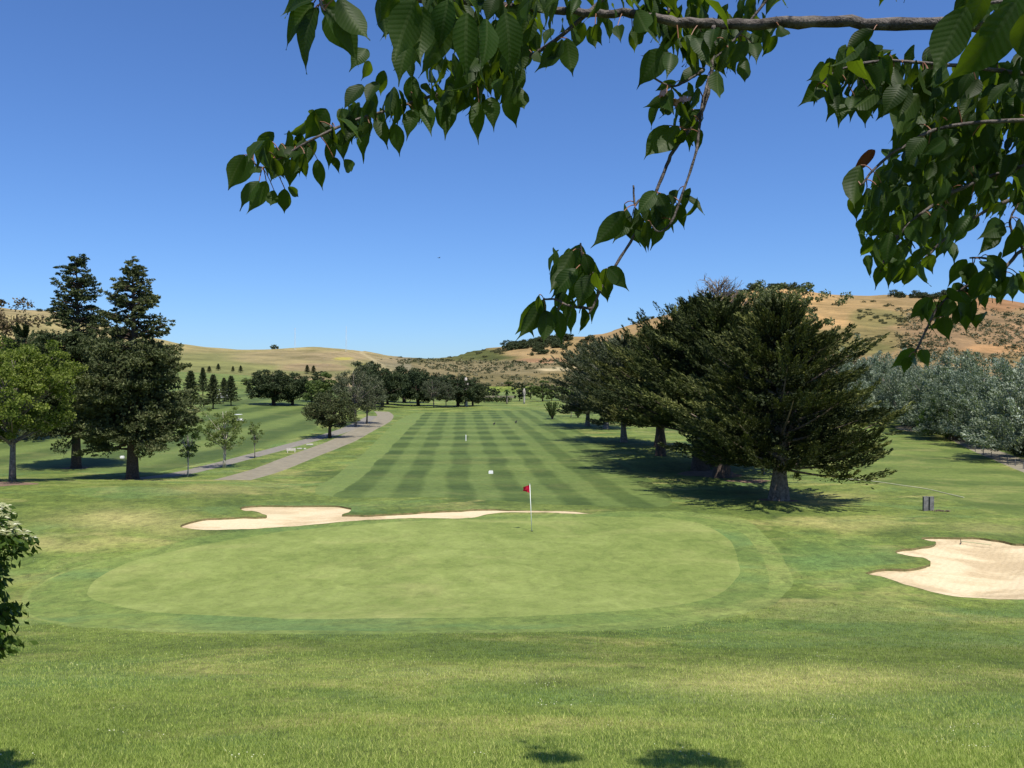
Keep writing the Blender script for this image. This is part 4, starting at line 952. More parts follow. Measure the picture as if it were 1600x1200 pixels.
# posts along the right path
pm = None
for k in range(9):
    sx = 1524 + k * 12.5; p = hit(sx, np.interp(sx, [1524, 1570, 1640], [706, 722, 748]), 40)
    if pm is None:
        g = Geo(); g.tube([(0, 0, -.1), (0, 0, .5)], .035, 7); g.tube([(0, 0, .5), (0, 0, .54)], [.035, .012], 7); pm = g.mesh('path_post', [M_DKW], False)
    o = obj('path_post', pm, None, p); tag(o, ['path post farthest from the view, beside the bend of the right path', 'second path post from the bend of the right path', 'third path post from the bend of the right path',
        'fourth path post from the bend of the right path', 'fifth path post, middle of the row on the right path', 'sixth path post from the bend of the right path', 'seventh path post, last one seen at the right edge', 'path post just past the right edge of the view', 'path post farthest right, out past the edge'][k], 'post', 'low posts along the right path')
# rope line on the right slope
pts = [hit(a, b, 30) + (0, 0, .03) for a, b in spline([(1312, 748), (1360, 752), (1410, 759), (1450, 765), (1480, 772), (1506, 778)], 4, False)]
g = Geo(); g.tube(pts, .028, 5); tag(obj('hose', g.mesh('hose', [simple('pale_rope', (.55, .55, .38), .8)])), 'long pale hose lying across the grass right of the cypress', 'hose')
# pale benches and signs between the paths
def bench():
    g = Geo(); g.box((0, 0, .22), (.9, .3, .06)); g.box((-.35, 0, .1), (.08, .26, .2)); g.box((.35, 0, .1), (.08, .26, .2)); g.box((0, .16, .34), (.9, .04, .14), tilt=.15); return g
bm = simple('pale_stone', (.55, .52, .46), .8, 6, (.4, .37, .32))
small('bench', bench(), [bm], 455, 707, 'pale bench nearest between the two cart paths', 'bench', 60, .3)
small('stone_slab', (lambda g: (g.box((0, 0, .1), (.7, .3, .12)), g.box((.1, .05, .15), (.4, .2, .06)), g)[2])(Geo()), [bm], 484, 696, 'flat pale stone slab between the cart paths near the cypress', 'slab', 60, .2)
small('stone_slab', (lambda g: (g.box((0, 0, .08), (.5, .25, .10)), g.box((.5, .2, .05), (.25, .25, .10), .4), g)[2])(Geo()), [bm], 468, 702, 'smaller pale stone slab between the bench and the other slab', 'slab', 60, .2)

# golf cart
def cart(p, lab, rz, sc=1):
    t = thing('golf_cart', p, lab, 'golf cart', None, rz, sc)
    g = Geo(); g.box((0, 0, .48), (2.3, 1.15, .3)); g.box((.85, 0, .72), (.5, 1.05, .28)); g.box((-.85, 0, .75), (.6, 1.1, .3)); obj('body', g.mesh('body', [M_WHITE]), t)
    g = Geo(); g.box((0, 0, 1.85), (1.8, 1.15, .06)); g.box((0, 0, 1.9), (1.5, .95, .05)); obj('roof', g.mesh('roof', [M_WHITE]), t)
    g = Geo()
    for x in (-.75, .75):
        for y in (-.5, .5): g.tube([(x, y, .7), (x * .95, y, 1.83)], .025, 5)
    obj('frame', g.mesh('frame', [M_DKW]), t)
    g = Geo(); g.box((-.2, 0, .75), (.55, 1.0, .18)); g.box((-.5, 0, 1.05), (.14, 1.0, .5), tilt=0); obj('seat', g.mesh('seat', [simple('seat_vinyl', (.5, .46, .38), .6)]), t)
    for x in (-.8, .8):
        for y in (-.52, .52):
            g = Geo(); g.tube([(x, y - .09, .23), (x, y + .09, .23)], .23, 14); obj('wheel', g.mesh('wheel', [simple('tyre_rubber', (.02, .02, .02), .8)]), t)
cart(place(349, 624, 100), 'white golf cart parked among the young conifers on the left slope', .2, 1.1)
cart(place(372, 660, 60), 'white roofed golf cart behind the white barked birch', 1.2, .62)

# bird
g = Geo(); g.tube([(-.25, 0, 0), (-.1, 0, .01), (.1, 0, .02), (.22, 0, .03), (.3, 0, .02)], [.01, .06, .07, .04, .005], 7)
for s in (-1, 1): g.add([(-.05, s * .05, .03), (.12, s * .05, .03), (.1, s * .45, .16), (-.02, s * .8, .08), (-.08, s * .45, .15)], [(0, 1, 2, 4), (4, 2, 3)])
o = obj('bird', g.mesh('bird', [simple('dark_feathers', (.02, .02, .022), .8)]), None, px(686, 403, 190)); o.rotation_euler = (0, 0, .6); tag(o, 'tiny dark bird flying in the clear sky', 'bird')
for sx, sy, lab in ((772, 665, 'dark bird on the fairway, left of two'), (806, 662, 'dark bird on the fairway, right of two')):
    g = Geo(); g.tube([(-.28, 0, .22), (-.1, 0, .26), (.1, 0, .3), (.2, 0, .4), (.24, 0, .5), (.33, 0, .49)], [.02, .12, .13, .06, .055, .008], 7)
    for s in (-.05, .05): g.tube([(0, s, .2), (.02, s, 0)], .014, 4)
    small('bird', g, [bpy.data.materials['dark_feathers']], sx, sy, lab, 'bird', 80, 1.0, 'birds on the fairway')

# ------------------------------------------------------------------ grass blades on the near slope
def blades(n, dlo, dhi, seed, hmin, hmax, wid, excl=True):
    r = np.random.default_rng(seed); l = math.log(dlo) + (math.log(dhi / dlo)) * r.random(n) ** 1.15; d = np.exp(l); sx = r.uniform(-60, 1660, n)
    x = (sx - 800) / F * d; Q = np.stack([sx, l], 1)
    keep = ~(inside(Q, SURF[14][1]) | inside(Q, SURF[13][1]) | inside(Q, SURF[12][1]) | inside(Q, SURF[1][1]) | inside(Q, SURF[0][1]))
    x, d = x[keep], d[keep]; n = len(x); z = Z(x, d)
    cl = .5 + .5 * fbm(x * 1.7, d * 1.7, 8, 3)
    h = r.uniform(hmin, hmax, n) * (.6 + .8 * cl); a = r.uniform(0, 6.28, n); w = wid * r.uniform(.6, 1.3, n) * (.7 + .04 * d)
    lean = r.normal(size=(n, 2)) * (h * .55)[:, None]
    b1 = np.stack([x - np.cos(a) * w / 2, d - np.sin(a) * w / 2, z - .008], 1); b2 = np.stack([x + np.cos(a) * w / 2, d + np.sin(a) * w / 2, z - .008], 1)
    tp = np.stack([x + lean[:, 0], d + lean[:, 1], z + h], 1)
    big = .5 + .5 * fbm(x * .18 + 4, d * .3, 9, 3)
    v = np.clip(.17 + .5 * big + r.normal(size=n) * .22 + .5 * turf_spots(x, d, z, DRY, 301) - .45 * turf_spots(x, d, z, LUSH, 311) - .5 * turf_spots(x, d, z, DARK, 321), 0, 1)
    me = new_mesh('grass', np.stack([b1, b2, tp], 1).reshape(-1, 3), np.arange(3 * n).reshape(-1, 3), mats=[M_BLADE], fattr=v)
    return me
M_BLADE = leaf_mat('grass_blades', (0.116, 0.172, 0.028), (0.316, 0.400, 0.093), (0.651, 0.632, 0.242), .3, .6, objvar=0)
tag(obj('grass', blades(430000, 6.6, 26, 3, .022, .05, .0065)), 'short lawn grass on the slope in front of the green', None, None, 'stuff')

# clover flowers
r = np.random.default_rng(12); g = Geo(); cl = [(r.uniform(-50, 1650), r.uniform(985, 1195)) for k in range(26)]
fv, ff = [], []
for cx, cy in cl + [(1500, 945), (1510, 960), (1500, 1000), (1290, 925), (1160, 1085), (890, 1100), (90, 890), (70, 880), (40, 993), (860, 1070)]:
    for k in range(r.integers(2, 11)):
        p = hit(cx + r.normal() * 16, cy + r.normal() * 3.5, 5); s = r.uniform(.004, .009); n0 = len(fv)
        c = p + (0, 0, .035)
        for d_ in ((1, 0, 0), (-1, 0, 0), (0, 1, 0), (0, -1, 0), (0, 0, 1), (0, 0, -1)): fv.append(c + np.array(d_) * s)
        ff += [tuple(n0 + i for i in q) for q in ((0, 2, 4), (2, 1, 4), (1, 3, 4), (3, 0, 4), (2, 0, 5), (1, 2, 5), (3, 1, 5), (0, 3, 5))]
tag(obj('clover', new_mesh('clover', fv, ff, mats=[simple('clover_petals', (.62, .62, .42), .8)])), 'tiny white clover flowers dotted through the grass', None, None, 'stuff')

# ------------------------------------------------------------------ flowering dogwood at the left edge
M_DOG = leaf_mat('dogwood_leaf', (.04, .07, .014), (.075, .12, .022), (.15, .20, .04), .3, .5)
M_BRACT = leaf_mat('cream_bract', (.62, .64, .40), (.72, .74, .52), (.8, .8, .62), .25, .6, (1, 1, .8), objvar=0)
dx, dy = -4.80, 7.0; dz = float(Z(dx, dy)); t = thing('dogwood_shrub', (dx, dy, dz), 'dogwood shrub with cream flowers reaching in at the left edge', 'shrub')
r = np.random.default_rng(33); g = Geo(); lv = Leaves(34); bv, bfc, bc = [], [], []
g.tube([(0, 0, -.1), (.02, 0, .5), (0, 0, 1.2), (0, .05, 2.0)], [.05, .04, .03, .012], 8)
for i in range(230):
    z = r.uniform(1.05, 2.28); a = r.uniform(0, 6.28); prof_ = np.interp(z, [1.0, 1.35, 1.5, 1.9, 2.15, 2.3], [.5, .66, .52, .68, .8, .5]); q = min(prof_, .74) * r.uniform(.2, 1) ** .6
    c = np.array([math.cos(a) * q, math.sin(a) * q, z]); g.tube(curve_pts((0, 0, z * .75), c, (0, 0, .1), 4), np.linspace(.012, .004, 4), 4, cap=False)
    lv.P.append(c + r.normal(size=(40, 3)) * [.065, .065, .04]); lv.D.append(unit(r.normal(size=(40, 3)) * .5 + np.array([c[0] * .8, c[1] * .8, -.75]))); lv.L.append(r.uniform(.06, .10, 40)); lv.W.append(r.uniform(.03, .045, 40)); lv.C.append(np.clip(r.normal(.45, .2, 40), 0, 1))
    if z > 1.95 or r.random() < .14:
        for m_ in range(8 if z > 1.95 else 4):
            cc = c * [.94, .94, 1] + np.clip(r.normal(size=3), -1.3, 1.3) * [.08, .08, .02] + [0, 0, .06]; rot = r.uniform(0, 1.5)
            for k in range(4):
                b = rot + k * math.pi / 2; d = np.array([math.cos(b), math.sin(b), .12 - .5 * math.sin(b)]); s = np.array([-math.sin(b), math.cos(b), 0]); n0 = len(bv)
                bv += [cc, cc + d * .03 + s * .024 + (0, 0, .012), cc + d * .062 + (0, 0, .006), cc + d * .03 - s * .024 + (0, 0, .012)]; bfc.append((n0, n0 + 1, n0 + 2, n0 + 3)); bc.append(r.random())
obj('stem', g.mesh('stem', [M_BARK], True), t); obj('foliage', lv.mesh('foliage', M_DOG), t)
obj('flowers', new_mesh('flowers', bv, np.array(bfc), mats=[M_BRACT], fattr=bc), t)

# ------------------------------------------------------------------ cherry tree overhanging the view
def cherry_leaf_mat(name, top, under, tr, tramt=.35):
    m, t, p = mat(name); uvn = N(t, 'ShaderNodeUVMap').outputs[0]; sep = N(t, 'ShaderNodeSeparateXYZ'); L(t, uvn, sep.inputs[0])
    au = M(t, 'ABSOLUTE', M(t, 'SUBTRACT', sep.outputs[0], .5))
    ph = M(t, 'SUBTRACT', M(t, 'MULTIPLY', sep.outputs[1], 13.0), M(t, 'MULTIPLY', au, 9.0))
    vein = M(t, 'POWER', M(t, 'ABSOLUTE', M(t, 'COSINE', M(t, 'MULTIPLY', ph, math.pi))), 14.0)
    mid = M(t, 'LESS_THAN', au, .022); vv = M(t, 'MAXIMUM', M(t, 'MULTIPLY', vein, .55), mid)
    oi = N(t, 'ShaderNodeObjectInfo').outputs['Random']
    at = N(t, 'ShaderNodeAttribute', attribute_name='vary').outputs['Fac']
    geo = N(t, 'ShaderNodeNewGeometry').outputs['Backfacing']
    c = mixc(t, geo, top, under); c = mixc(t, M(t, 'MULTIPLY', vv, .16), c, (.16, .20, .08))
    hsv = N(t, 'ShaderNodeHueSaturation'); L(t, c, hsv.inputs['Color']); L(t, M(t, 'ADD', .6, M(t, 'MULTIPLY', M(t, 'ADD', oi, at), .45)), hsv.inputs['Value'])
    L(t, hsv.outputs[0], p.inputs['Base Color']); p.inputs['Roughness'].default_value = .5; p.inputs['Specular IOR Level'].default_value = .13
    bump(t, p, M(t, 'COSINE', M(t, 'MULTIPLY', ph, 2 * math.pi)), .16, .0009)
    trn = N(t, 'ShaderNodeBsdfTranslucent'); L(t, mixc(t, M(t, 'MULTIPLY', vv, .5), tr, tuple(x * .5 for x in tr)), trn.inputs[0])
    mx = N(t, 'ShaderNodeMixShader'); mx.inputs[0].default_value = tramt
    L(t, p.outputs[0], mx.inputs[1]); L(t, trn.outputs[0], mx.inputs[2]); L(t, mx.outputs[0], t.nodes['Material Output'].inputs[0]); return m
M_CH = cherry_leaf_mat('cherry_leaf', (.014, .034, .004), (.019, .037, .006), (.17, .27, .010))
M_CHR = cherry_leaf_mat('young_cherry_leaf', (.10, .04, .015), (.10, .045, .02), (.40, .09, .02), .35)
M_CBARK = simple('cherry_bark', (.15, .125, .11), .7, 26, (.025, .018, .015), .6)

def leaf_mesh(k, m):
    """unit length leaf along +Y, base at origin, normal +Z, drawn-out tip, folded on the midrib and curled"""
    r = np.random.default_rng(900 + k); n = 9; V, U = [], []
    tt = np.array([0, .06, .16, .29, .42, .55, .67, .78, .88, 1.0]); ww = np.array([.02, .095, .162, .205, .213, .188, .130, .062, .020, .002]) * r.uniform(.85, 1.15)
    curl = r.uniform(.05, .5); fold = r.uniform(.12, .5); side = r.uniform(-.12, .12)
    for t_, w_ in zip(tt, ww):
        yb = t_ * (1 - .12 * curl * t_); zb = -curl * .45 * t_ ** 2 + .05 * math.sin(t_ * 3); xb = side * t_ ** 2
        wav = .018 * math.sin(t_ * 17 + k)
        V += [(xb - w_, yb, zb + w_ * fold + wav), (xb - w_ * .5, yb, zb + w_ * fold * .38), (xb, yb, zb), (xb + w_ * .5, yb, zb + w_ * fold * .38), (xb + w_, yb, zb + w_ * fold - wav)]
        U += [(.5 - w_, t_), (.5 - w_ * .5, t_), (.5, t_), (.5 + w_ * .5, t_), (.5 + w_, t_)]
    Fs = np.array([(i * 5 + j, i * 5 + j + 1, (i + 1) * 5 + j + 1, (i + 1) * 5 + j) for i in range(len(tt) - 1) for j in range(4)])
    uv = np.array(U)[Fs.ravel()]
    return np.array(V), Fs, uv
LM = [leaf_mesh(k, None) for k in range(12)]
LMESH = [new_mesh('leaf', v, f, mats=[M_CH], smooth=True, fattr=np.full(len(f), .4), uv=u) for v, f, u in LM]
LMESHR = [new_mesh('leaf', v, f, mats=[M_CHR], smooth=True, fattr=np.full(len(f), .4), uv=u) for v, f, u in LM[:3]]

TREE = np.array([3.0, -1.2, 5.0]); tree = thing('cherry_tree', TREE, 'cherry tree whose leafy boughs hang across the top of the view', 'tree')
wr = np.random.default_rng(44)
SP = []            # sampled twig points, for hanging leaf stalks on
def bough(name, pts3, r0, r1, n=8, sm=5, knob=.12, parent=tree):
    P_ = spline(np.asarray(pts3, float), sm, False); rr = np.linspace(r0, r1, len(P_)) * (1 + knob * wr.normal(size=len(P_)) * .6)
    P_ = P_ + wr.normal(size=P_.shape) * min(r0, r1 * 3) * .10
    SP.append(P_); g = Geo(); g.tube(P_ - TREE, rr, n); return obj(name, g.mesh(name, [M_CBARK], True), parent)
def pp(lst): return [px(a, b, c) for a, b, c in lst]
limb = pp([(1850, 75, 1.75), (1700, 58, 1.85), (1600, 44, 1.95), (1480, 38, 2.02), (1350, 37, 2.1), (1250, 33, 2.15), (1150, 38, 2.2), (1060, 35, 2.22), (1000, 24, 2.25), (930, 19, 2.27), (850, 14, 2.3), (780, 9, 2.3), (700, 2, 2.3), (600, -8, 2.3), (520, -60, 2.25)])
g_tr = Geo(); g_tr.tube([(0, 0, -.3), (0, 0, .1), (.03, 0, .8), (0, .1, 1.6), (-.1, .2, 2.4), (-.2, .3, 3.6), (-.3, .2, 4.8)], [.27, .2, .165, .15, .11, .08, .03], 14); obj('trunk', g_tr.mesh('trunk', [M_CBARK], True), tree)
bough('branch', [TREE + (0, .1, 1.7)] + [np.array((2.3, .7, 7.35))] + limb, .019, .0075, 10)
TW = [
 [(1000, -60, 2.3), (930, 10, 2.3), (850, 75, 2.3), (760, 120, 2.3), (690, 145, 2.3), (620, 168, 2.25), (560, 186, 2.25), (500, 212, 2.2), (450, 240, 2.2), (410, 262, 2.2), (395, 250, 2.2)],
 [(480, -160, 1.5), (492, -60, 1.5), (500, 0, 1.5), (507, 18, 1.5)],
 [(1115, 40, 2.2), (1112, 110, 2.2), (1098, 170, 2.2), (1060, 225, 2.2), (1045, 250, 2.2), (1025, 300, 2.2), (992, 368, 2.2), (958, 420, 2.2), (938, 455, 2.2), (925, 482, 2.2), (912, 500, 2.2)],
 [(1108, 120, 2.2), (1097, 165, 2.18), (1088, 235, 2.15), (1070, 292, 2.15), (1050, 345, 2.15), (1030, 362, 2.15), (1018, 352, 2.15)],
 [(938, 440, 2.2), (920, 420, 2.2), (910, 400, 2.2), (907, 380, 2.2)], [(925, 482, 2.2), (890, 478, 2.2), (868, 468, 2.2), (850, 468, 2.2)], [(1098, 110, 2.2), (1075, 125, 2.2), (1050, 135, 2.2), (1018, 120, 2.2)],
 [(1230, -40, 2.2), (1170, 35, 2.2), (1135, 75, 2.2), (1105, 100, 2.2)], [(1025, 300, 2.2), (1000, 312, 2.2), (992, 320, 2.2), (990, 290, 2.2)], [(1045, 20, 2.25), (1046, -20, 2.3), (1040, -80, 2.3)],
 [(1800, 160, 2.0), (1680, 130, 2.0), (1560, 110, 2.0), (1460, 100, 2.0), (1380, 95, 2.0), (1310, 110, 2.0), (1285, 130, 2.0)],
 [(1800, 230, 1.9), (1680, 190, 1.9), (1560, 190, 1.95), (1470, 200, 1.95), (1410, 230, 1.95), (1370, 260, 1.95), (1345, 290, 1.95)],
 [(1800, 280, 2.1), (1680, 250, 2.1), (1580, 265, 2.1), (1490, 300, 2.1), (1420, 350, 2.1), (1385, 400, 2.1), (1375, 425, 2.1)],
 [(1800, 360, 2.2), (1680, 330, 2.2), (1600, 310, 2.2), (1540, 330, 2.2), (1480, 370, 2.2), (1440, 410, 2.2), (1425, 430, 2.2)],
 [(1800, 300, 2.4), (1680, 360, 2.3), (1600, 390, 2.3), (1562, 425, 2.3), (1510, 448, 2.3), (1470, 475, 2.3), (1450, 510, 2.3), (1438, 535, 2.3), (1430, 550, 2.3)],
 [(1562, 425, 2.3), (1545, 405, 2.3), (1515, 403, 2.3)], [(1600, 390, 2.3), (1585, 370, 2.3), (1578, 345, 2.3), (1590, 320, 2.3)],
 [(1760, 10, 1.2), (1680, -10, 1.2), (1600, 0, 1.2), (1540, 5, 1.2)]]
for k, tw in enumerate(TW):
    bough('twig', pp(tw), (.0062 if k in (0, 2) else .004) * (1.5 if k in (10, 11, 12, 13, 14) else 1), .0024, 7)

# hand placed leaves that shape the outline: base px, tip px (, depth, size of width)
ML = {
 2.2: [(851, 469, 802, 521), (848, 472, 814, 532), (852, 485, 858, 537), (872, 485, 876, 539), (895, 480, 891, 521), (910, 482, 911, 522), (895, 392, 855, 462), (900, 420, 864, 465), (907, 382, 893, 440),
  (915, 408, 895, 480), (922, 430, 903, 480), (950, 418, 983, 449), (940, 430, 952, 470), (930, 425, 940, 458), (975, 330, 931, 389), (987, 340, 955, 372), (1025, 300, 992, 332), (1040, 312, 1018, 330), (1000, 342, 1004, 392),
  (1012, 345, 1016, 390), (1045, 320, 1020, 357), (1068, 306, 1097, 334), (1058, 318, 1069, 357), (1060, 298, 1042, 322), (1044, 80, 988, 128), (1040, 82, 1004, 92), (1049, 83, 1043, 120), (1100, 107, 1060, 127), (1057, 128, 1022, 144), (1049, 150, 1008, 169),
  (1046, 158, 1040, 182), (1121, 110, 1125, 160), (1106, 118, 1084, 140), (1090, 142, 1086, 171), (1045, 196, 1001, 245), (1060, 197, 1019, 252), (1084, 181, 1070, 205), (1084, 197, 1097, 239), (1068, 203, 1052, 232), (1164, 88, 1168, 129), (1143, 80, 1147, 116),
  (1175, 67, 1188, 93), (1193, 45, 1199, 85), (1217, 40, 1232, 63), (1004, 35, 992, 80), (1030, 38, 1026, 64), (1110, 60, 1100, 110), (1130, 60, 1120, 105), (1080, 55, 1070, 95), (1095, 50, 1115, 100), (1060, 60, 1085, 110)],
 2.25: [(394, 244, 361, 297), (382, 242, 354, 292), (405, 283, 374, 326), (416, 283, 392, 336), (428, 297, 421, 323), (445, 295, 445, 334), (450, 292, 465, 310), (428, 260, 432, 286), (400, 258, 395, 278), (428, 207, 399, 240), (425, 221, 409, 244),
  (470, 208, 459, 243), (456, 249, 450, 292), (476, 240, 478, 280), (496, 249, 500, 296), (510, 170, 479, 221), (521, 246, 527, 268), (538, 249, 551, 275), (547, 181, 550, 227), (581, 193, 566, 250), (589, 187, 603, 227), (615, 193, 626, 243), (567, 133, 537, 170),
  (589, 128, 572, 161), (646, 170, 639, 214), (666, 164, 669, 211), (686, 159, 697, 214), (572, 76, 551, 107), (578, 96, 564, 123), (600, 110, 590, 150), (520, 215, 510, 262), (540, 200, 528, 250), (556, 190, 540, 225), (500, 190, 520, 225), (480, 220, 470, 262), (530, 170, 556, 210),
  (696, 152, 697, 215), (748, 160, 742, 222), (766, 152, 773, 200), (792, 145, 811, 197), (808, 135, 820, 178), (806, 95, 810, 150), (776, 85, 768, 132), (886, 60, 893, 119), (854, 80, 857, 111), (840, 80, 848, 103), (930, 38, 938, 71), (965, 40, 970, 64), (988, 45, 992, 82), (720, 140, 712, 176), (735, 140, 728, 176)],
 1.5: [(490, 5, 438, 68), (493, 12, 463, 107), (510, 12, 572, 90), (530, -4, 574, 66), (497, 12, 475, 78), (513, 14, 547, 80), (488, 0, 440, 18), (480, -30, 450, 30), (505, -10, 520, 40)],
 1.7: [(650, 0, 606, 93), (694, 20, 668, 125), (730, 20, 722, 120), (620, -10, 592, 31), (660, 10, 650, 100), (790, 20, 800, 110), (700, 0, 690, 80), (760, 30, 756, 110), (640, 60, 620, 130)],
 2.0: [(1365, 47, 1315, 76), (1290, 105, 1266, 126), (1283, 130, 1259, 164), (1315, 150, 1307, 191), (1300, 145, 1294, 187), (1335, 150, 1330, 182), (1355, 140, 1349, 198), (1380, 135, 1372, 165), (1435, 147, 1382, 215), (1440, 180, 1385, 240), (1366, 234, 1330, 276),
  (1345, 258, 1325, 330), (1480, 375, 1492, 410), (1450, 399, 1456, 426), (1363, 400, 1357, 430), (1381, 412, 1369, 450), (1392, 410, 1387, 447), (1405, 415, 1402, 450), (1420, 415, 1420, 451), (1440, 412, 1442, 450), (1352, 340, 1344, 380), (1358, 370, 1350, 404), (1340, 300, 1336, 345), (1480, 330, 1470, 380)],
 2.3: [(1570, 351, 1531, 363), (1561, 361, 1528, 396), (1579, 363, 1579, 396), (1510, 405, 1480, 447), (1522, 411, 1501, 444), (1534, 408, 1549, 426), (1564, 432, 1585, 456), (1540, 450, 1538, 484), (1558, 450, 1564, 477), (1456, 465, 1423, 500), (1486, 462, 1459, 480), (1450, 483, 1435, 510), (1474, 495, 1480, 532),
  (1507, 468, 1510, 519), (1516, 465, 1522, 504), (1432, 546, 1391, 573), (1420, 558, 1414, 583), (1430, 556, 1431, 574), (1441, 546, 1447, 573), (1507, 447, 1486, 462), (1490, 478, 1500, 510), (1470, 470, 1462, 505), (1590, 350, 1596, 390), (1545, 440, 1560, 470), (1585, 430, 1575, 465), (1595, 345, 1580, 372)],
 1.05: [(1510, 10, 1456, 117), (1585, 5, 1494, 144), (1606, 18, 1600, 108), (1545, -20, 1500, 60), (1600, -30, 1550, 90)]}
LEAFS = []        # (matrix, variant, red, apparent size)
stalk = Geo()
allsp = np.concatenate(SP)
def add_leaf(b, tip, r, wfac=1.0, red=False, st=True, var=None, man=False):
    y = tip - b; Ln = np.linalg.norm(y); y = y / Ln
    if var is None and not man: q_ = r.uniform(0, 6.28); face = unit(np.array([math.cos(q_), math.sin(q_) * .8 - .25, .35 + r.normal() * .4]))
    else: face = unit(np.array([r.normal() * .32, -1.0 * r.choice([-1, 1, 1]), .2 + r.normal() * .25]))
    x = unit(np.cross(y, face)); z = np.cross(x, y)
    w = Ln * wfac
    Mx = np.eye(4); Mx[:3, 0] = x * w; Mx[:3, 1] = y * Ln; Mx[:3, 2] = z * Ln; Mx[:3, 3] = b
    LEAFS.append((Mx, int(r.integers(12)) if var is None else var, red, Ln / max(.3, b[1])))
    if st:
        dd = np.linalg.norm(allsp - b, axis=1); k = dd.argmin()
        if dd[k] < (.075 if man else .045): stalk.tube(curve_pts(allsp[k] - TREE, b - TREE, (0, 0, .02), 4), [.0016, .0013, .0013, .0013], 4, cap=False)
for d, lst in ML.items():
    for (a, b_, c, e) in lst:
        dd = d + wr.normal() * .04; p0 = px(a, b_, dd); pxl = math.hypot(c - a, e - b_)
        want = max(.09, pxl * dd / F * 1.04); L2 = pxl * dd / F; off = math.sqrt(max(0, want ** 2 - L2 ** 2)) * wr.choice([-1, 1]) * .6
        p1 = px(c, e, dd); p1 = p0 + (p1 - p0); s = (dd + off) / dd; p1 = px(c, e, dd + off); p1 = p0 + (p1 - p0) * 1.07
        add_leaf(p0, p1, wr, wr.uniform(.95, 1.2) * (.55 if (a, b_) == (1366, 234) else 1), (a, b_) == (1366, 234), man=True)
def inpoly(x, y, poly): return bool(inside(np.array([[x, y]], float), np.asarray(poly, float))[0])
def fill(poly, n, dlo, dhi, bias=(0, 0), sz=(.065, .11), maxy=None):
    poly = np.asarray(poly, float); k = 0; tries = 0
    while k < n and tries < n * 60:
        tries += 1; x = wr.uniform(poly[:, 0].min(), poly[:, 0].max()); y = wr.uniform(poly[:, 1].min(), poly[:, 1].max())
        d = wr.uniform(dlo, dhi); Ln = wr.uniform(*sz); dirn = unit(np.array([wr.normal() * .42 + bias[0], wr.normal() * .42, -1 + bias[1]]))
        b = px(x, y, d); tip = b + dirn * Ln; tx = 800 + F * tip[0] / tip[1]; ty = 600 - F * (tip[2] - EYE) / tip[1]
        if not inpoly(x, y, poly) or not inpoly(tx, ty, poly): continue
        if d < 2.3 and x > 840 and min(y, ty) < 60 and max(y, ty) > 2 and x < 1500 and wr.random() < .85: continue
        add_leaf(b, tip, wr, wr.uniform(.9, 1.25), wr.random() < .008); k += 1
fill([(380, 240), (440, 195), (500, 165), (560, 150), (640, 120), (720, 90), (830, 70), (830, 140), (760, 190), (690, 195), (600, 215), (540, 240), (500, 270), (440, 290), (390, 290)], 95, 2.15, 2.4)
fill([(590, -70), (1240, -70), (1225, 45), (1190, 75), (1140, 110), (1060, 100), (1010, 70), (900, 85), (850, 105), (780, 150), (700, 160), (640, 130), (600, 90), (585, 20)], 350, 1.9, 2.5)
fill([(1050, 40), (1200, 40), (1150, 110), (1100, 130), (1060, 100)], 26, 2.1, 2.35)
fill([(1262, 165), (1280, 100), (1330, 60), (1420, 60), (1480, 80), (1480, 160), (1440, 190), (1350, 190), (1290, 185)], 95, 1.9, 2.2, (-.25, .1))
fill([(1440, 100), (1720, 60), (1720, 400), (1590, 350), (1530, 350), (1500, 395), (1450, 425), (1400, 445), (1365, 440), (1345, 380), (1332, 320), (1380, 250), (1400, 200)], 620, 1.9, 2.7, (-.2, .05), (.055, .095))
fill([(1440, 120), (1600, 80), (1620, 300), (1500, 340), (1400, 400), (1360, 380), (1345, 310), (1400, 220)], 220, 2.2, 2.6, (-.2, .05))
fill([(1480, -90), (1750, -90), (1750, 120), (1560, 90), (1480, 40)], 60, 1.2, 2.0)
fill([(1240, -80), (1480, -80), (1440, 20), (1300, 12), (1250, 25)], 22, 2.0, 2.5)
fill([(1410, 500), (1470, 455), (1530, 400), (1610, 330), (1610, 470), (1515, 522), (1430, 532)], 30, 2.2, 2.4)
fill([(858, 385), (960, 385), (982, 450), (925, 522), (860, 535), (802, 522), (845, 450)], 20, 2.15, 2.3)
fill([(935, 385), (960, 330), (1010, 292), (1095, 290), (1096, 345), (1020, 392)], 14, 2.15, 2.3)
fill([(1003, 130), (1060, 110), (1100, 130), (1098, 240), (1040, 252), (1003, 245)], 15, 2.15, 2.3)
fill([(985, -20), (1240, -20), (1235, 30), (1195, 90), (1120, 125), (1050, 100), (990, 80)], 60, 2.22, 2.5)
for sx, sy in ((1460, 238), (1410, 128), (1330, 278)): add_leaf(px(sx, sy, 1.97), px(sx - 4, sy + 14, 1.97), wr, 1.1, True)
obj('leaf_stalks', stalk.mesh('leaf_stalks', [simple('leaf_stalk', (.20, .09, .05), .6)]), tree)['kind'] = 'stuff'

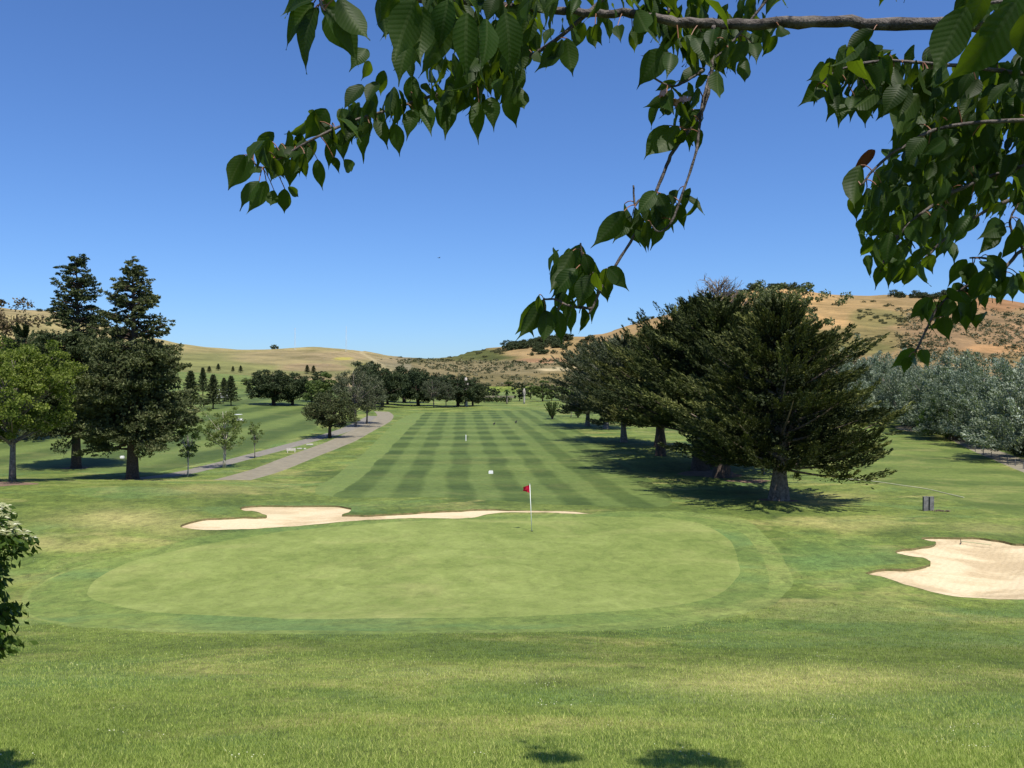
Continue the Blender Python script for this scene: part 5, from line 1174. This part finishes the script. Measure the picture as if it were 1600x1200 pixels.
# the crown overhead, out of view: it shades the boughs in view
def over_leaf(c, rad, n, sink):
    for k in range(n):
        b = c + unit(wr.normal(size=3)) * rad * wr.random() ** .4 * np.array([1, 1, .5]); 
        if b[1] > 0 and (b[2] - .16 - EYE) / b[1] < .47: continue
        dirn = unit(np.array([wr.normal() * .7, wr.normal() * .7, -.6])); sink.append((b, b + dirn * wr.uniform(.09, .12)))
OV = []
for k in range(36):
    c = np.array([wr.uniform(-1.9, 3.2), wr.uniform(-1.6, 2.0), wr.uniform(8.2, 9.4)]); over_leaf(c, .55, 34, OV)
SH = [((862, 1184), 7.0, .30, 420), ((815, 1158), 7.2, .07, 10), ((838, 1168), 7.1, .14, 40), ((858, 1156), 7.2, .12, 30), ((1068, 1182), 7.0, .38, 560), ((1112, 1192), 7.0, .30, 280), ((1030, 1192), 7.0, .28, 280), ((1060, 1164), 7.2, .15, 26)]
SV = np.array(SUN) / SUN.z
for (sx, sy), h, rad, n in SH:
    c = hit(sx, min(sy, 1199), 5) + SV * h; over_leaf(c, rad, n, OV)
    bough('branch', [TREE + (-.3, .2, 4.6), np.array([(c[0] + 2.7) / 2, (c[1] - 1) / 2, c[2] + .2]), c], .03, .006, 6)
for k in range(12):
    c = np.array([wr.uniform(-1.9, 2.6), wr.uniform(-1.4, 1.6), wr.uniform(8.3, 9.3)]); bough('branch', [TREE + (-.1, .2, 2.8 + k * .12), (c + TREE + (0, 0, 3.8)) / 2, c], .035, .008, 6)
n_vis = len(LEAFS)
for b, tip in OV: 
    y = tip - b; add_leaf(b, tip, wr, 1.1, False, False)
    LEAFS[-1] = (*LEAFS[-1][:3], 0)
def vis(Mx):
    b = Mx[:3, 3]
    return b[1] > .3 and -20 < 800 + F * b[0] / b[1] < 1620 and 600 - F * (b[2] - Mx[2, 1] * -1 * 0 - EYE) / b[1] > -60
order = sorted(range(n_vis), key=lambda i: -(LEAFS[i][3] if vis(LEAFS[i][0]) else 0))
solo = set(order[:300]); rv, rf, ru, ra, n0 = [], [], [], [], 0
for i, (Mx, var, red, _) in enumerate(LEAFS):
    if i in solo:
        o = obj('leaf', LMESHR[var % 3] if red else LMESH[var], tree); m4 = Matrix(Mx.tolist()); m4.translation = Vector(Mx[:3, 3] - TREE); o.matrix_local = m4
    else:
        v, f, u = LM[var]; vv = v @ Mx[:3, :3].T + Mx[:3, 3] - TREE; rv.append(vv); rf.append(f + n0); ru.append(u); ra.append(np.full(len(f), wr.random())); n0 += len(v)
me = new_mesh('leaves', np.concatenate(rv), np.concatenate(rf), mats=[M_CH], smooth=True, fattr=np.concatenate(ra), uv=np.concatenate(ru))
o = obj('leaves', me, tree); o['kind'] = 'stuff'
# withered blossom on the hanging twig
r = np.random.default_rng(71); g = Geo(); c0 = px(1052, 160, 2.18) - TREE
for k in range(60):
    s = k / 60; c = c0 + np.array([(s - .5) * .07, r.normal() * .01, .018 - s * .03]) + r.normal(size=3) * .007; d = unit(r.normal(size=3)) * .009; e = unit(np.cross(d, r.normal(size=3))) * .007
    g.add([c - d, c + e, c + d, c - e], [(0, 1, 2, 3)])
obj('blossom', g.mesh('blossom', [simple('faded_blossom', (.42, .24, .22), .8)]), tree)
